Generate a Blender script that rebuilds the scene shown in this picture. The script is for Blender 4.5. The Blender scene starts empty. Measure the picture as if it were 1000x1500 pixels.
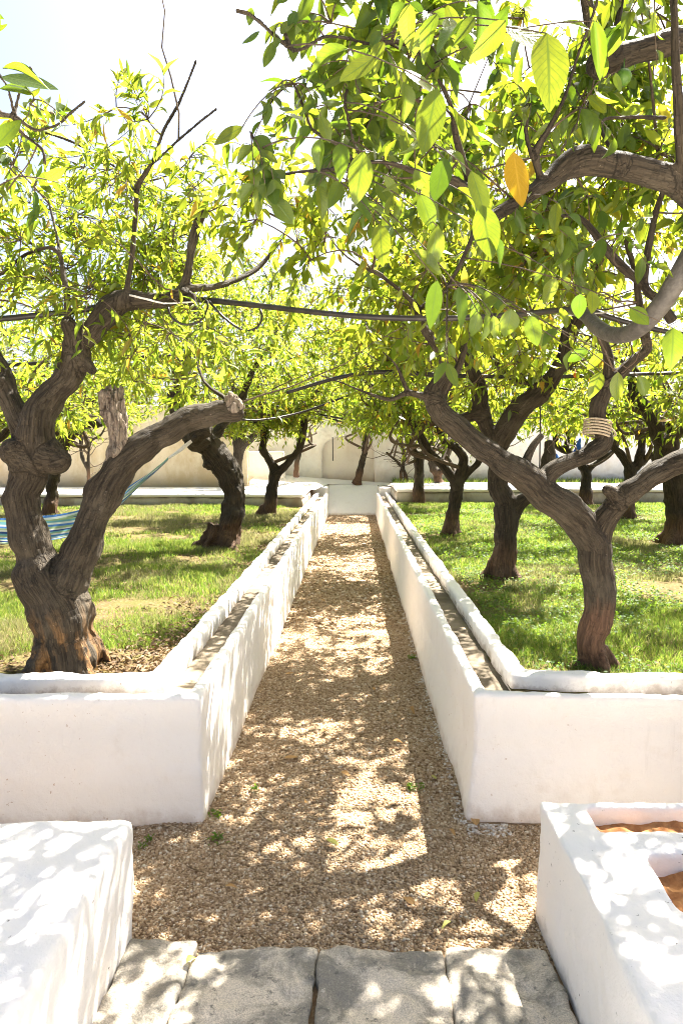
import bpy, bmesh, math, random
import numpy as np
from mathutils import Vector, kdtree
R = math.radians
rng = np.random.default_rng(11)
SC = bpy.context.scene
COL = SC.collection

# ---------------------------------------------------------------- camera and the pixel -> world helpers used while surveying
EYE = 1.6
YAW, PIT, F = R(1.32), R(5.2), 1000.0
cf = np.array([-math.sin(YAW)*math.cos(PIT), math.cos(YAW)*math.cos(PIT), -math.sin(PIT)])
cr = np.array([math.cos(YAW), math.sin(YAW), 0.0])
cu = np.cross(cr, cf)
def P(px, py, Y):
    d = cf*F + cr*(px-500) + cu*(750-py)
    return d*(Y/d[1]) + np.array([0, 0, EYE])
def G(px, py, z=0.0):
    d = cf*F + cr*(px-500) + cu*(750-py)
    return d*((z-EYE)/d[2]) + np.array([0, 0, EYE])

cam = bpy.data.cameras.new('camera'); camo = bpy.data.objects.new('camera', cam); COL.objects.link(camo)
cam.sensor_fit = 'HORIZONTAL'; cam.sensor_width = 24; cam.lens = 24; cam.clip_start = 0.05; cam.clip_end = 2000
camo.location = (0, 0, EYE)
camo.rotation_euler = (R(90)-PIT, 0, YAW)
SC.camera = camo

# ---------------------------------------------------------------- noise
_perm = np.random.default_rng(3).permutation(256).astype(np.int64)
_perm = np.concatenate([_perm, _perm, _perm])
_val = np.random.default_rng(4).uniform(-1, 1, 256)
def vnoise(p):
    p = np.asarray(p, float); i = np.floor(p).astype(np.int64); f = p - i
    f = f*f*f*(f*(f*6-15)+10); i &= 255
    out = 0
    for dx in (0, 1):
        wx = f[:, 0] if dx else 1-f[:, 0]
        for dy in (0, 1):
            wy = f[:, 1] if dy else 1-f[:, 1]
            for dz in (0, 1):
                wz = f[:, 2] if dz else 1-f[:, 2]
                h = _perm[_perm[_perm[(i[:, 0]+dx) & 255]+((i[:, 1]+dy) & 255)]+((i[:, 2]+dz) & 255)]
                out = out + _val[h]*wx*wy*wz
    return out
def fbm(p, o=4):
    p = np.asarray(p, float); a, s = 1.0, 0.0
    for k in range(o):
        s = s + a*vnoise(p*(2**k)+17.3*k); a *= .5
    return s

# ---------------------------------------------------------------- mesh helpers
def raw_mesh(name, V, Fs, smooth=False):
    V = np.asarray(V, np.float32); Fs = [np.asarray(f, np.int32) for f in Fs if len(f)]
    me = bpy.data.meshes.new(name)
    me.vertices.add(len(V)); me.vertices.foreach_set('co', V.ravel())
    nl = sum(f.size for f in Fs); npoly = sum(len(f) for f in Fs)
    me.loops.add(nl); me.loops.foreach_set('vertex_index', np.concatenate([f.ravel() for f in Fs]))
    me.polygons.add(npoly)
    tot = np.concatenate([np.full(len(f), f.shape[1], np.int32) for f in Fs])
    st = np.concatenate([[0], np.cumsum(tot)[:-1]]).astype(np.int32)
    me.polygons.foreach_set('loop_start', st)
    me.update(calc_edges=True); me.validate()
    if smooth: me.polygons.foreach_set('use_smooth', np.ones(len(me.polygons), bool))
    return me
def tag(o, label=None, cat=None, group=None, kind=None):
    for k, v in (('label', label), ('category', cat), ('group', group), ('kind', kind)):
        if v: o[k] = v
    return o
def obj(name, me, mat, loc=(0, 0, 0), parent=None):
    o = bpy.data.objects.new(name, me); COL.objects.link(o)
    if mat is not None:
        for m in (mat if isinstance(mat, (list, tuple)) else [mat]): me.materials.append(m)
    if parent is not None: o.parent = parent
    o.location = loc
    return o
def empty(name, loc):
    o = bpy.data.objects.new(name, None); COL.objects.link(o); o.location = loc
    o.empty_display_size = .1
    return o
def build(name, V, Fs, mat, base=(0, 0, 0), parent=None, smooth=False):
    """mesh given in world coordinates; origin put at base (or at the parent's place)"""
    b = np.array(parent.location) if parent is not None else np.array(base, float)
    me = raw_mesh(name, np.asarray(V, float)-b, Fs, smooth)
    return obj(name, me, mat, (0, 0, 0) if parent is not None else tuple(b), parent)

def evaluated(V, Fs, voxel=None, smooth=0, cut=None):
    me = raw_mesh('tmp', V, Fs); o = bpy.data.objects.new('tmp', me); COL.objects.link(o)
    cutters = []
    for cV, cF in (cut or []):
        cme = raw_mesh('tmpc', cV, cF); co = bpy.data.objects.new('tmpc', cme); COL.objects.link(co)
        m = o.modifiers.new('b', 'BOOLEAN'); m.operation = 'DIFFERENCE'; m.object = co; m.solver = 'EXACT'
        cutters.append(co)
    if voxel:
        m = o.modifiers.new('r', 'REMESH'); m.mode = 'VOXEL'; m.voxel_size = voxel
    if smooth:
        m = o.modifiers.new('s', 'SMOOTH'); m.factor = .5; m.iterations = smooth
    bpy.context.view_layer.update()
    dg = bpy.context.evaluated_depsgraph_get()
    out = bpy.data.meshes.new_from_object(o.evaluated_get(dg))
    for x in cutters+[o]: bpy.data.objects.remove(x)
    return out
def get_co(me):
    a = np.empty(len(me.vertices)*3, np.float32); me.vertices.foreach_get('co', a); return a.reshape(-1, 3).astype(float)
def get_no(me):
    a = np.empty(len(me.vertices)*3, np.float32); me.vertices.foreach_get('normal', a); return a.reshape(-1, 3).astype(float)
def set_co(me, V): me.vertices.foreach_set('co', np.asarray(V, np.float32).ravel()); me.update()
def all_smooth(me): me.polygons.foreach_set('use_smooth', np.ones(len(me.polygons), bool))

def plaster(name, V, Fs, mat, parent=None, base=(0, 0, 0), voxel=.014, smooth=5, amp=.006, freq=3.0, fine=.0022, cut=None):
    me = evaluated(V, Fs, voxel, smooth, cut); me.name = name
    c = get_co(me); n = get_no(me)
    d = amp*fbm(c*freq, 3) + fine*fbm(c*22+5, 2)
    c = c + n*d[:, None]
    b = np.array(parent.location) if parent is not None else np.array(base, float)
    set_co(me, c-b); all_smooth(me); me.materials.clear()
    return obj(name, me, mat, (0, 0, 0) if parent is not None else tuple(b), parent)

def box(x0, x1, y0, y1, z0, z1):
    V = [(x, y, z) for z in (z0, z1) for y in (y0, y1) for x in (x0, x1)]
    Fc = [(0, 2, 3, 1), (4, 5, 7, 6), (0, 1, 5, 4), (2, 6, 7, 3), (0, 4, 6, 2), (1, 3, 7, 5)]
    return np.array(V, float), [np.array(Fc)]
def sweep(path, prof):
    """closed profile of (offset to the left, z) swept along a 2D polyline with mitred corners"""
    path = np.array(path, float); n = len(path); m = len(prof)
    d = np.diff(path, axis=0); d /= np.linalg.norm(d, axis=1)[:, None]
    nr = np.stack([-d[:, 1], d[:, 0]], 1)
    V = []
    for i in range(n):
        a = nr[max(i-1, 0)]; b = nr[min(i, n-2)]
        nn = a+b; nn = nn/max(1e-6, (nn@a))
        for off, z in prof: V.append((path[i, 0]+nn[0]*off, path[i, 1]+nn[1]*off, z))
    Q = [(i*m+j, i*m+(j+1) % m, (i+1)*m+(j+1) % m, (i+1)*m+j) for i in range(n-1) for j in range(m)]
    caps = [tuple(reversed(range(m))), tuple((n-1)*m+j for j in range(m))]
    return np.array(V), [np.array(Q), np.array(caps)]

def catmull(pts, step):
    pts = np.array(pts, float)
    if len(pts) < 3:
        k = max(2, int(np.linalg.norm(pts[-1][:3]-pts[0][:3])/step)+1)
        t = np.linspace(0, 1, k)[:, None]; return pts[0]*(1-t)+pts[-1]*t
    q = np.vstack([2*pts[0]-pts[1], pts, 2*pts[-1]-pts[-2]]); out = []
    for i in range(1, len(q)-2):
        k = max(1, int(math.ceil(np.linalg.norm(q[i+1][:3]-q[i][:3])/step)))
        for t in np.arange(k)/k:
            a, b, c, d = q[i-1], q[i], q[i+1], q[i+2]
            out.append(.5*((2*b)+(c-a)*t+(2*a-5*b+4*c-d)*t*t+(3*b-a-3*c+d)*t**3))
    out.append(pts[-1]); return np.array(out)
def frames(p):
    t = np.gradient(p, axis=0); t /= np.maximum(1e-9, np.linalg.norm(t, axis=1))[:, None]
    u = np.cross(t[0], (0.3, 0.2, 1.0) if abs(t[0][2]) < .9 else (1.0, 0, 0)); u /= np.linalg.norm(u)
    U = []
    for i in range(len(p)):
        u = u - t[i]*(u@t[i]); u /= max(1e-9, np.linalg.norm(u)); U.append(u)
    U = np.array(U); return t, U, np.cross(t, U)
def tube(p, r, k=8):
    p = np.asarray(p, float); r = np.asarray(r, float); n = len(p)
    t, U, W = frames(p)
    a = np.arange(k)*2*math.pi/k
    ring = p[:, None]+r[:, None, None]*(np.cos(a)[None, :, None]*U[:, None]+np.sin(a)[None, :, None]*W[:, None])
    V = ring.reshape(-1, 3)
    i, j = np.meshgrid(np.arange(n-1), np.arange(k), indexing='ij'); jn = (j+1) % k
    Q = np.stack([i*k+j, i*k+jn, (i+1)*k+jn, (i+1)*k+j], -1).reshape(-1, 4)
    V = np.vstack([V, p[0], p[-1]]); c0, c1 = n*k, n*k+1; jj = np.arange(k)
    T = np.vstack([np.stack([np.full(k, c0), (jj+1) % k, jj], 1), np.stack([np.full(k, c1), (n-1)*k+jj, (n-1)*k+(jj+1) % k], 1)])
    return V, Q, T
class Join:
    def __init__(s): s.V = []; s.Q = []; s.T = []; s.n = 0
    def add(s, V, Q, T):
        s.V.append(V)
        if len(Q): s.Q.append(np.asarray(Q)+s.n)
        if len(T): s.T.append(np.asarray(T)+s.n)
        s.n += len(V)
    def tube(s, p, r, k=5): s.add(*tube(p, r, k))
    def get(s):
        return np.vstack(s.V), [np.vstack(x) for x in (s.Q, s.T) if x]

# ---------------------------------------------------------------- materials
def mat(name):
    m = bpy.data.materials.new(name); m.use_nodes = True; nt = m.node_tree
    return m, nt, nt.nodes['Principled BSDF'], nt.nodes['Material Output']
def nd(nt, typ, **kw):
    n = nt.nodes.new(typ)
    for k, v in kw.items():
        if k.startswith('i_'):
            key = k[2:]; n.inputs[int(key) if key.isdigit() else key.replace('_', ' ')].default_value = v
        else: setattr(n, k, v)
    return n
def rgb(c): return (c[0], c[1], c[2], 1)
def noise(nt, vec, scale, detail=4, rough=.55, dist=0):
    n = nd(nt, 'ShaderNodeTexNoise', i_Scale=scale, i_Detail=detail, i_Roughness=rough, i_Distortion=dist)
    if vec is not None: nt.links.new(vec, n.inputs['Vector'])
    return n.outputs['Fac']
def ramp(nt, fac, stops):
    n = nd(nt, 'ShaderNodeValToRGB'); e = n.color_ramp.elements
    while len(e) < len(stops): e.new(.5)
    for k, (p, c) in enumerate(stops):
        e[k].position = p; e[k].color = rgb(c) if not isinstance(c, (int, float)) else (c, c, c, 1)
    nt.links.new(fac, n.inputs['Fac']); return n.outputs['Color']
def mix(nt, fac, a, b, mode='MIX'):
    n = nd(nt, 'ShaderNodeMix', data_type='RGBA', blend_type=mode)
    for s, v in ((0, fac), (6, a), (7, b)):
        if isinstance(v, (tuple, list)): n.inputs[s].default_value = rgb(v)
        elif isinstance(v, (int, float)): n.inputs[s].default_value = v
        else: nt.links.new(v, n.inputs[s])
    return n.outputs[2]
def mth(nt, op, a, b=None, c=None):
    n = nd(nt, 'ShaderNodeMath', operation=op)
    for k, v in enumerate((a, b, c)):
        if v is None: continue
        if isinstance(v, (int, float)): n.inputs[k].default_value = v
        else: nt.links.new(v, n.inputs[k])
    return n.outputs[0]
def mrange(nt, v, a, b, c=0., d=1.):
    n = nd(nt, 'ShaderNodeMapRange', interpolation_type='SMOOTHSTEP')
    nt.links.new(v, n.inputs[0])
    for k, x in zip((1, 2, 3, 4), (a, b, c, d)): n.inputs[k].default_value = x
    return n.outputs[0]
def bump(nt, h, bsdf, strength=.5, dist=.01):
    n = nd(nt, 'ShaderNodeBump', i_Strength=strength, i_Distance=dist)
    nt.links.new(h, n.inputs['Height']); nt.links.new(n.outputs[0], bsdf.inputs['Normal'])
def wpos(nt): return nd(nt, 'ShaderNodeNewGeometry').outputs['Position']
def sepz(nt, v):
    s = nd(nt, 'ShaderNodeSeparateXYZ'); nt.links.new(v, s.inputs[0]); return s.outputs
def scaled(nt, v, s):
    n = nd(nt, 'ShaderNodeVectorMath', operation='MULTIPLY'); nt.links.new(v, n.inputs[0]); n.inputs[1].default_value = s
    return n.outputs[0]

def plaster_mat(name, base=(.87, .825, .77), dirt=(.42, .27, .16), specks=.35, zdirt=(-.015, .085), grime=0.0, tint=(.70, .62, .53), rough=.85, drips=.12):
    m, nt, b, o = mat(name); p = wpos(nt)
    big = noise(nt, p, 2.3, 5); col = mix(nt, mrange(nt, big, .35, .7), base, tuple(.96*x for x in base))
    patch = noise(nt, p, 5.5, 6, .65)
    col = mix(nt, mth(nt, 'MULTIPLY', mrange(nt, patch, .58, .75), .35), col, tint)
    sp = noise(nt, p, 46, 3, .6); area = noise(nt, p, 3.1, 2)
    spk = mth(nt, 'MULTIPLY', mrange(nt, sp, .665, .72), mrange(nt, area, .44, .60))
    col = mix(nt, mth(nt, 'MULTIPLY', spk, specks*2), col, dirt)
    z = sepz(nt, p)[2]
    zz = mth(nt, 'ADD', z, mth(nt, 'MULTIPLY', mth(nt, 'SUBTRACT', noise(nt, p, 12, 5, .7), .5), .16))
    col = mix(nt, mrange(nt, zz, zdirt[1], zdirt[0], 0, .75), col, tuple(.72*x+.28*y for x, y in zip(dirt, base)))
    if drips:
        dr = noise(nt, scaled(nt, p, (1, 1, .07)), 26, 4, .6); dm = mth(nt, 'MULTIPLY', mrange(nt, dr, .60, .74), mrange(nt, noise(nt, p, 1.7, 3), .46, .62))
        col = mix(nt, mth(nt, 'MULTIPLY', dm, drips), col, tuple(.62*x for x in tint))
    if grime:
        g = noise(nt, scaled(nt, p, (1, 1, .5)), 1.4, 7, .7)
        col = mix(nt, mth(nt, 'MULTIPLY', mrange(nt, g, .42, .62), grime), col, tint)
    nt.links.new(col, b.inputs['Base Color']); b.inputs['Roughness'].default_value = rough
    b.inputs['Specular IOR Level'].default_value = .25
    h = mth(nt, 'ADD', noise(nt, p, 35, 6, .6), mth(nt, 'MULTIPLY', noise(nt, p, 160, 2), .35))
    bump(nt, h, b, .55, .008)
    return m

def bark_mat(name, dark=(.014, .010, .0055), light=(.078, .060, .039), grey=(.098, .080, .056), low=None, lowz=(.2, .35), strength=.9):
    m, nt, b, o = mat(name)
    at = nd(nt, 'ShaderNodeAttribute', attribute_name='bark').outputs['Vector']
    fib = noise(nt, scaled(nt, at, (1, 1, .10)), 75, 6, .65, .4)
    lump = noise(nt, scaled(nt, at, (1, 1, .35)), 16, 5, .6)
    p = wpos(nt)
    col = mix(nt, mrange(nt, fib, .3, .72), dark, light)
    col = mix(nt, mth(nt, 'MULTIPLY', mrange(nt, noise(nt, p, 5, 5, .6), .45, .7), .65), col, grey)
    col = mix(nt, mrange(nt, lump, .42, .28, 0, .5), col, tuple(.6*x for x in dark))
    if low is not None:
        tc = nd(nt, 'ShaderNodeTexCoord').outputs['Object']; z = sepz(nt, tc)[2]
        zz = mth(nt, 'ADD', z, mth(nt, 'MULTIPLY', mth(nt, 'SUBTRACT', noise(nt, scaled(nt, at, (1, 1, .25)), 20, 4), .5), low[1]))
        lc = mix(nt, mrange(nt, fib, .35, .7), tuple(.45*x for x in low[0]), low[0])
        if low[2]: msk = mth(nt, 'MULTIPLY', mrange(nt, zz, lowz[1], lowz[0]), mrange(nt, noise(nt, scaled(nt, at, (1, 1, .3)), 11, 4, .6), .47, .56))
        else: msk = mrange(nt, zz, lowz[1], lowz[0])
        col = mix(nt, msk, col, lc)
    sp = noise(nt, p, 120, 1); col = mix(nt, mth(nt, 'MULTIPLY', mrange(nt, sp, .75, .79), .4), col, (.40, .34, .26))
    nt.links.new(col, b.inputs['Base Color']); b.inputs['Roughness'].default_value = .8
    b.inputs['Specular IOR Level'].default_value = .3
    vo = nd(nt, 'ShaderNodeTexVoronoi', feature='DISTANCE_TO_EDGE', i_Scale=30.); wv = nd(nt, 'ShaderNodeVectorMath', operation='ADD')
    nz_ = nd(nt, 'ShaderNodeTexNoise', i_Scale=26., i_Detail=3.); nt.links.new(at, nz_.inputs['Vector'])
    nt.links.new(scaled(nt, at, (1, 1, .28)), wv.inputs[0]); nt.links.new(scaled(nt, nz_.outputs['Color'], (.045, .045, .045)), wv.inputs[1]); nt.links.new(wv.outputs[0], vo.inputs['Vector'])
    ck = mrange(nt, vo.outputs['Distance'], .0, .10)
    h = mth(nt, 'ADD', mth(nt, 'ADD', fib, mth(nt, 'MULTIPLY', lump, .9)), mth(nt, 'MULTIPLY', ck, .45))
    bump(nt, h, b, strength, .012)
    return m

def leaf_mat(name, dif_a, dif_b, tr_a, tr_b, rough=.38, tw=.55, old=None, veins=False):
    m, nt, b, o = mat(name)
    r = nd(nt, 'ShaderNodeNewGeometry').outputs['Random Per Island']
    r2 = mth(nt, 'FRACT', mth(nt, 'MULTIPLY', r, 37.7))
    dc = mix(nt, r, dif_a, dif_b); tc = mix(nt, r, tr_a, tr_b)
    if old:
        k = mrange(nt, r2, .955, .975); dc = mix(nt, k, dc, old[0]); tc = mix(nt, k, tc, old[1])
    if veins:
        uv = nd(nt, 'ShaderNodeTexCoord').outputs['UV']; s = sepz(nt, uv)
        ax = mth(nt, 'ABSOLUTE', mth(nt, 'SUBTRACT', s[0], .5))
        mid = mrange(nt, ax, .06, .015)
        w = mth(nt, 'SINE', mth(nt, 'MULTIPLY', mth(nt, 'SUBTRACT', s[1], mth(nt, 'MULTIPLY', ax, .55)), 62))
        side = mth(nt, 'MULTIPLY', mrange(nt, w, .70, 1.0), .7)
        v = mth(nt, 'MAXIMUM', mid, side)
        dc = mix(nt, mth(nt, 'MULTIPLY', v, .5), dc, tuple(min(1, 2.0*x+.03) for x in dif_b))
        tc = mix(nt, mth(nt, 'MULTIPLY', v, .75), tc, tuple(.5*x for x in tr_a))
        bl = noise(nt, wpos(nt), 60, 4); tc = mix(nt, mrange(nt, bl, .3, .7, 0, .35), tc, tuple(.6*x for x in tr_a))
        bump(nt, mth(nt, 'ADD', mth(nt, 'MULTIPLY', v, -.6), bl), b, .35, .002)
    nt.links.new(dc, b.inputs['Base Color']); b.inputs['Roughness'].default_value = rough
    b.inputs['Specular IOR Level'].default_value = .45
    t = nd(nt, 'ShaderNodeBsdfTranslucent'); nt.links.new(tc, t.inputs['Color'])
    mx = nd(nt, 'ShaderNodeMixShader', i_0=tw)
    nt.links.new(b.outputs[0], mx.inputs[1]); nt.links.new(t.outputs[0], mx.inputs[2]); nt.links.new(mx.outputs[0], o.inputs['Surface'])
    return m
def plain(name, col, rough=.6, col2=None, scale=20, bumpy=0, spec=.4):
    m, nt, b, o = mat(name); p = wpos(nt); n = noise(nt, p, scale, 4)
    c = mix(nt, mrange(nt, n, .35, .65), col, col2 or tuple(.8*x for x in col))
    nt.links.new(c, b.inputs['Base Color']); b.inputs['Roughness'].default_value = rough
    b.inputs['Specular IOR Level'].default_value = spec
    if bumpy: bump(nt, noise(nt, p, scale*3, 5, .6), b, bumpy, .01)
    return m

M = {}
M['white'] = plaster_mat('whitewashed plaster')
M['white2'] = plaster_mat('whitewashed plaster, weathered top', specks=.5, dirt=(.16, .13, .10), tint=(.66, .61, .55))
M['kerb'] = plaster_mat('whitewashed kerb, stained foot', specks=.5, zdirt=(.488, .548), dirt=(.20, .12, .06), tint=(.66, .58, .48))
M['farwhite'] = plaster_mat('old lime plaster', base=(.83, .81, .77), grime=.35, tint=(.56, .46, .36), zdirt=(.72, 1.25), dirt=(.40, .30, .20), specks=.6)
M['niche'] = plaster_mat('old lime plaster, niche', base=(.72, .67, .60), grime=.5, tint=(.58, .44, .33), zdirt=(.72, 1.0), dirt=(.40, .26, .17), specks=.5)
M['ochre'] = plaster_mat('ochre stained plaster', base=(.72, .62, .46), grime=.6, tint=(.50, .36, .18), zdirt=(.72, 1.15), dirt=(.26, .17, .09), specks=.6)
M['kerbface'] = plaster_mat('soiled slab edge', base=(.50, .44, .36), grime=.8, tint=(.27, .20, .14), zdirt=(.5, .62), dirt=(.16, .11, .07), specks=.8)
M['bed'] = plaster_mat('silted channel bed', base=(.25, .205, .15), grime=.9, tint=(.10, .08, .055), zdirt=(0, .01), dirt=(.10, .07, .05), specks=.9)
M['bark_a'] = bark_mat('grey brown bark', low=((.31, .165, .062), .30, True), lowz=(.02, .40))
M['bark_b'] = bark_mat('citrus bark', low=((.155, .085, .050), .22, False), lowz=(.26, .40))
M['bark'] = bark_mat('dark bark', dark=(.011, .0078, .0042), light=(.058, .044, .028), grey=(.074, .060, .041), low=((.16, .09, .05), .1, False), lowz=(.15, .4))
M['twig'] = bark_mat('twig bark', dark=(.06, .042, .028), light=(.15, .105, .070))
M['dead'] = bark_mat('cracked dead wood', dark=(.10, .07, .05), light=(.38, .31, .235), grey=(.30, .26, .215), strength=1.3)
OLD = ((.30, .17, .04), (.55, .36, .03))
M['leaf_peach'] = leaf_mat('slender yellow green leaf', (.045, .088, .012), (.100, .130, .018), (.22, .35, .020), (.50, .54, .042), .42, .60, OLD)
M['leaf_citrus'] = leaf_mat('citrus leaf', (.042, .085, .013), (.080, .115, .018), (.22, .33, .018), (.52, .54, .035), .35, .58, OLD)
M['leaf_near'] = leaf_mat('broad citrus leaf', (.050, .098, .018), (.085, .125, .022), (.11, .20, .008), (.34, .38, .020), .30, .55, None, True)
M['leaf_yellow'] = leaf_mat('yellowed leaf', (0.3720, 0.2160, 0.0120), (0.3960, 0.2400, 0.0120), (0.5100, 0.3300, 0.0120), (0.5100, 0.3300, 0.0120), .4, .5, None, True)
M['leaf_far'] = leaf_mat('orchard leaf', (.042, .080, .013), (.085, .115, .018), (.19, .32, .018), (.48, .52, .036), .45, .58, OLD)
M['grass'] = leaf_mat('grass blade', (0.0281, 0.0753, 0.0100), (0.1404, 0.1605, 0.0352), (0.1204, 0.2808, 0.0181), (0.4012, 0.4413, 0.0802), .5, .5, ((0.4213, 0.3410, 0.1705), (0.5516, 0.4614, 0.2407)))
M['drygrass'] = leaf_mat('dry grass blade', (0.0984, 0.1066, 0.0328), (0.2788, 0.2378, 0.1148), (0.2460, 0.2788, 0.0656), (0.4100, 0.3772, 0.1804), .6, .4)
M['weed'] = leaf_mat('clover weed leaf', (0.0324, 0.0918, 0.0130), (0.0756, 0.1404, 0.0216), (0.1728, 0.3672, 0.0216), (0.3672, 0.5184, 0.0432), .6, .5)
M['litter'] = leaf_mat('dry leaf litter', (0.0806, 0.0465, 0.0217), (0.2108, 0.1364, 0.0651), (0.1240, 0.0682, 0.0248), (0.1860, 0.1178, 0.0434), .7, .25)

def gravel_mat():
    m, nt, b, o = mat('crushed gravel')
    r = nd(nt, 'ShaderNodeNewGeometry').outputs['Random Per Island']
    c = ramp(nt, r, [(0, (.13, .078, .040)), (.2, (.30, .198, .110)), (.6, (.47, .34, .205)), (.88, (.62, .48, .32)), (1, (.78, .70, .56))])
    n = noise(nt, wpos(nt), 240, 2); c = mix(nt, mrange(nt, n, .3, .7, 0, .4), c, (.18, .11, .06))
    nt.links.new(c, b.inputs['Base Color']); b.inputs['Roughness'].default_value = .85; b.inputs['Specular IOR Level'].default_value = .2
    return m
M['pebble'] = gravel_mat()
def earth_mat(name, a, bcol, c, s=9, bs=.8):
    m, nt, b, o = mat(name); p = wpos(nt)
    col = mix(nt, mrange(nt, noise(nt, p, s, 6, .65), .35, .65), a, bcol)
    col = mix(nt, mrange(nt, noise(nt, p, s*12, 3, .6), .45, .7), col, c)
    nt.links.new(col, b.inputs['Base Color']); b.inputs['Roughness'].default_value = .95; b.inputs['Specular IOR Level'].default_value = .1
    bump(nt, noise(nt, p, s*14, 5, .7), b, bs, .02); return m
M['gravelbase'] = earth_mat('gravel ground', (.22, .14, .08), (.32, .22, .13), (.42, .31, .19), 12)
M['soil'] = earth_mat('lawn soil', (.13, .09, .045), (.10, .10, .028), (.21, .155, .08), 4)
M['earth'] = earth_mat('dry earth', (.22, .15, .09), (.30, .22, .13), (.38, .30, .19), 3)
def stone_mat():
    m, nt, b, o = mat('worn limestone'); p = wpos(nt)
    n1 = noise(nt, p, 4.5, 7, .7, .5); n2 = noise(nt, p, 26, 6, .7)
    c = mix(nt, mrange(nt, n1, .40, .58), (.27, .245, .20), (.74, .64, .51))
    c = mix(nt, mrange(nt, n2, .56, .66, 0, .75), c, (.095, .09, .082))
    c = mix(nt, mrange(nt, noise(nt, p, 60, 4, .6), .60, .70, 0, .8), c, (.58, .52, .43)); c = mix(nt, mrange(nt, noise(nt, p, 220, 3, .7), .35, .65, 0, .45), c, (.10, .09, .075))
    nt.links.new(c, b.inputs['Base Color']); b.inputs['Roughness'].default_value = .8
    bump(nt, mth(nt, 'ADD', n2, mth(nt, 'MULTIPLY', noise(nt, p, 90, 4), .4)), b, .8, .012); return m
M['stone'] = stone_mat()
M['clay'] = plain('terracotta clay', (.52, .27, .11), .9, (.33, .15, .06), 26, .8, .15)
M['pipe'] = plain('black plastic pipe', (.018, .016, .014), .42, (.035, .03, .026), 14)
M['hose'] = plain('grey conduit', (.060, .054, .048), .55, (.105, .095, .082), 26, .5)
M['rope'] = plain('natural rope', (.55, .46, .33), .9, (.38, .30, .20), 160, .6)
M['cord'] = plain('white cord', (.72, .70, .66), .8, (.55, .52, .48), 120)
M['blue'] = plain('blue fabric', (.03, .12, .42), .8, (.02, .08, .30), 30)
M['orange'] = plain('orange peel', (.75, .22, .02), .45, (.65, .17, .015), 60, .3)
M['lime'] = plain('green lemon peel', (.07, .15, .015), .4, (.05, .12, .012), 60, .3)
def hammock_mat():
    m, nt, b, o = mat('striped hammock cloth')
    u = sepz(nt, nd(nt, 'ShaderNodeTexCoord').outputs['UV'])[0]
    W, Bl, Nv, Gr, Tq = (.62, .66, .62), (.07, .20, .52), (.03, .07, .24), (.30, .42, .24), (.14, .36, .42)
    seq = [Bl, W, Gr, Nv, W, Tq, Bl, W, Gr, Tq, Nv, W, Gr, Bl, W, Tq, Gr, W, Bl, Bl, Nv, W, Gr, Gr]
    n = nd(nt, 'ShaderNodeValToRGB'); e = n.color_ramp.elements; n.color_ramp.interpolation = 'CONSTANT'
    while len(e) < len(seq): e.new(.5)
    for k, c in enumerate(seq): e[k].position = k/len(seq); e[k].color = rgb(c)
    nt.links.new(mth(nt, 'FRACT', mth(nt, 'MULTIPLY', u, 1.7)), n.inputs[0]); nt.links.new(n.outputs[0], b.inputs['Base Color']); b.inputs['Roughness'].default_value = .9
    bump(nt, noise(nt, wpos(nt), 60, 4), b, .4, .01)
    t = nd(nt, 'ShaderNodeBsdfTranslucent'); nt.links.new(n.outputs[0], t.inputs['Color'])
    mx = nd(nt, 'ShaderNodeMixShader', i_0=.3); nt.links.new(b.outputs[0], mx.inputs[1]); nt.links.new(t.outputs[0], mx.inputs[2]); nt.links.new(mx.outputs[0], o.inputs['Surface'])
    return m
M['hammock'] = hammock_mat()

# ---------------------------------------------------------------- light
SUN = Vector((.42, .59, 1.0)).normalized()
SUN_STRENGTH, SKY_STRENGTH, EXPOSURE = 5.0, .054, 2.66
w = bpy.data.worlds.new('World'); SC.world = w; w.use_nodes = True
nt = w.node_tree; sky = nt.nodes.new('ShaderNodeTexSky'); sky.sky_type = 'NISHITA'; sky.sun_disc = False
sky.sun_elevation = math.asin(SUN.z); sky.sun_rotation = math.atan2(SUN.x, SUN.y)
sky.air_density = .8; sky.dust_density = 3.9; sky.ozone_density = 0.0
nt.links.new(sky.outputs[0], nt.nodes['Background'].inputs[0]); nt.nodes['Background'].inputs[1].default_value = SKY_STRENGTH
sl = bpy.data.lights.new('sun', 'SUN'); sl.energy = SUN_STRENGTH; sl.angle = R(.53); sl.color = (1, .94, .84)
so = bpy.data.objects.new('sun', sl); COL.objects.link(so); so.location = (6, 9, 15); so.rotation_euler = SUN.to_track_quat('Z', 'Y').to_euler()
SC.view_settings.view_transform = 'Standard'; SC.view_settings.look = 'None'
SC.view_settings.exposure = EXPOSURE; SC.view_settings.gamma = 1
SC.cycles.max_bounces = 9; SC.cycles.diffuse_bounces = 5; SC.cycles.transmission_bounces = 7; SC.cycles.use_denoising = True; SC.cycles.denoising_prefilter = 'ACCURATE'; SC.cycles.filter_width = 1.0

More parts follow.
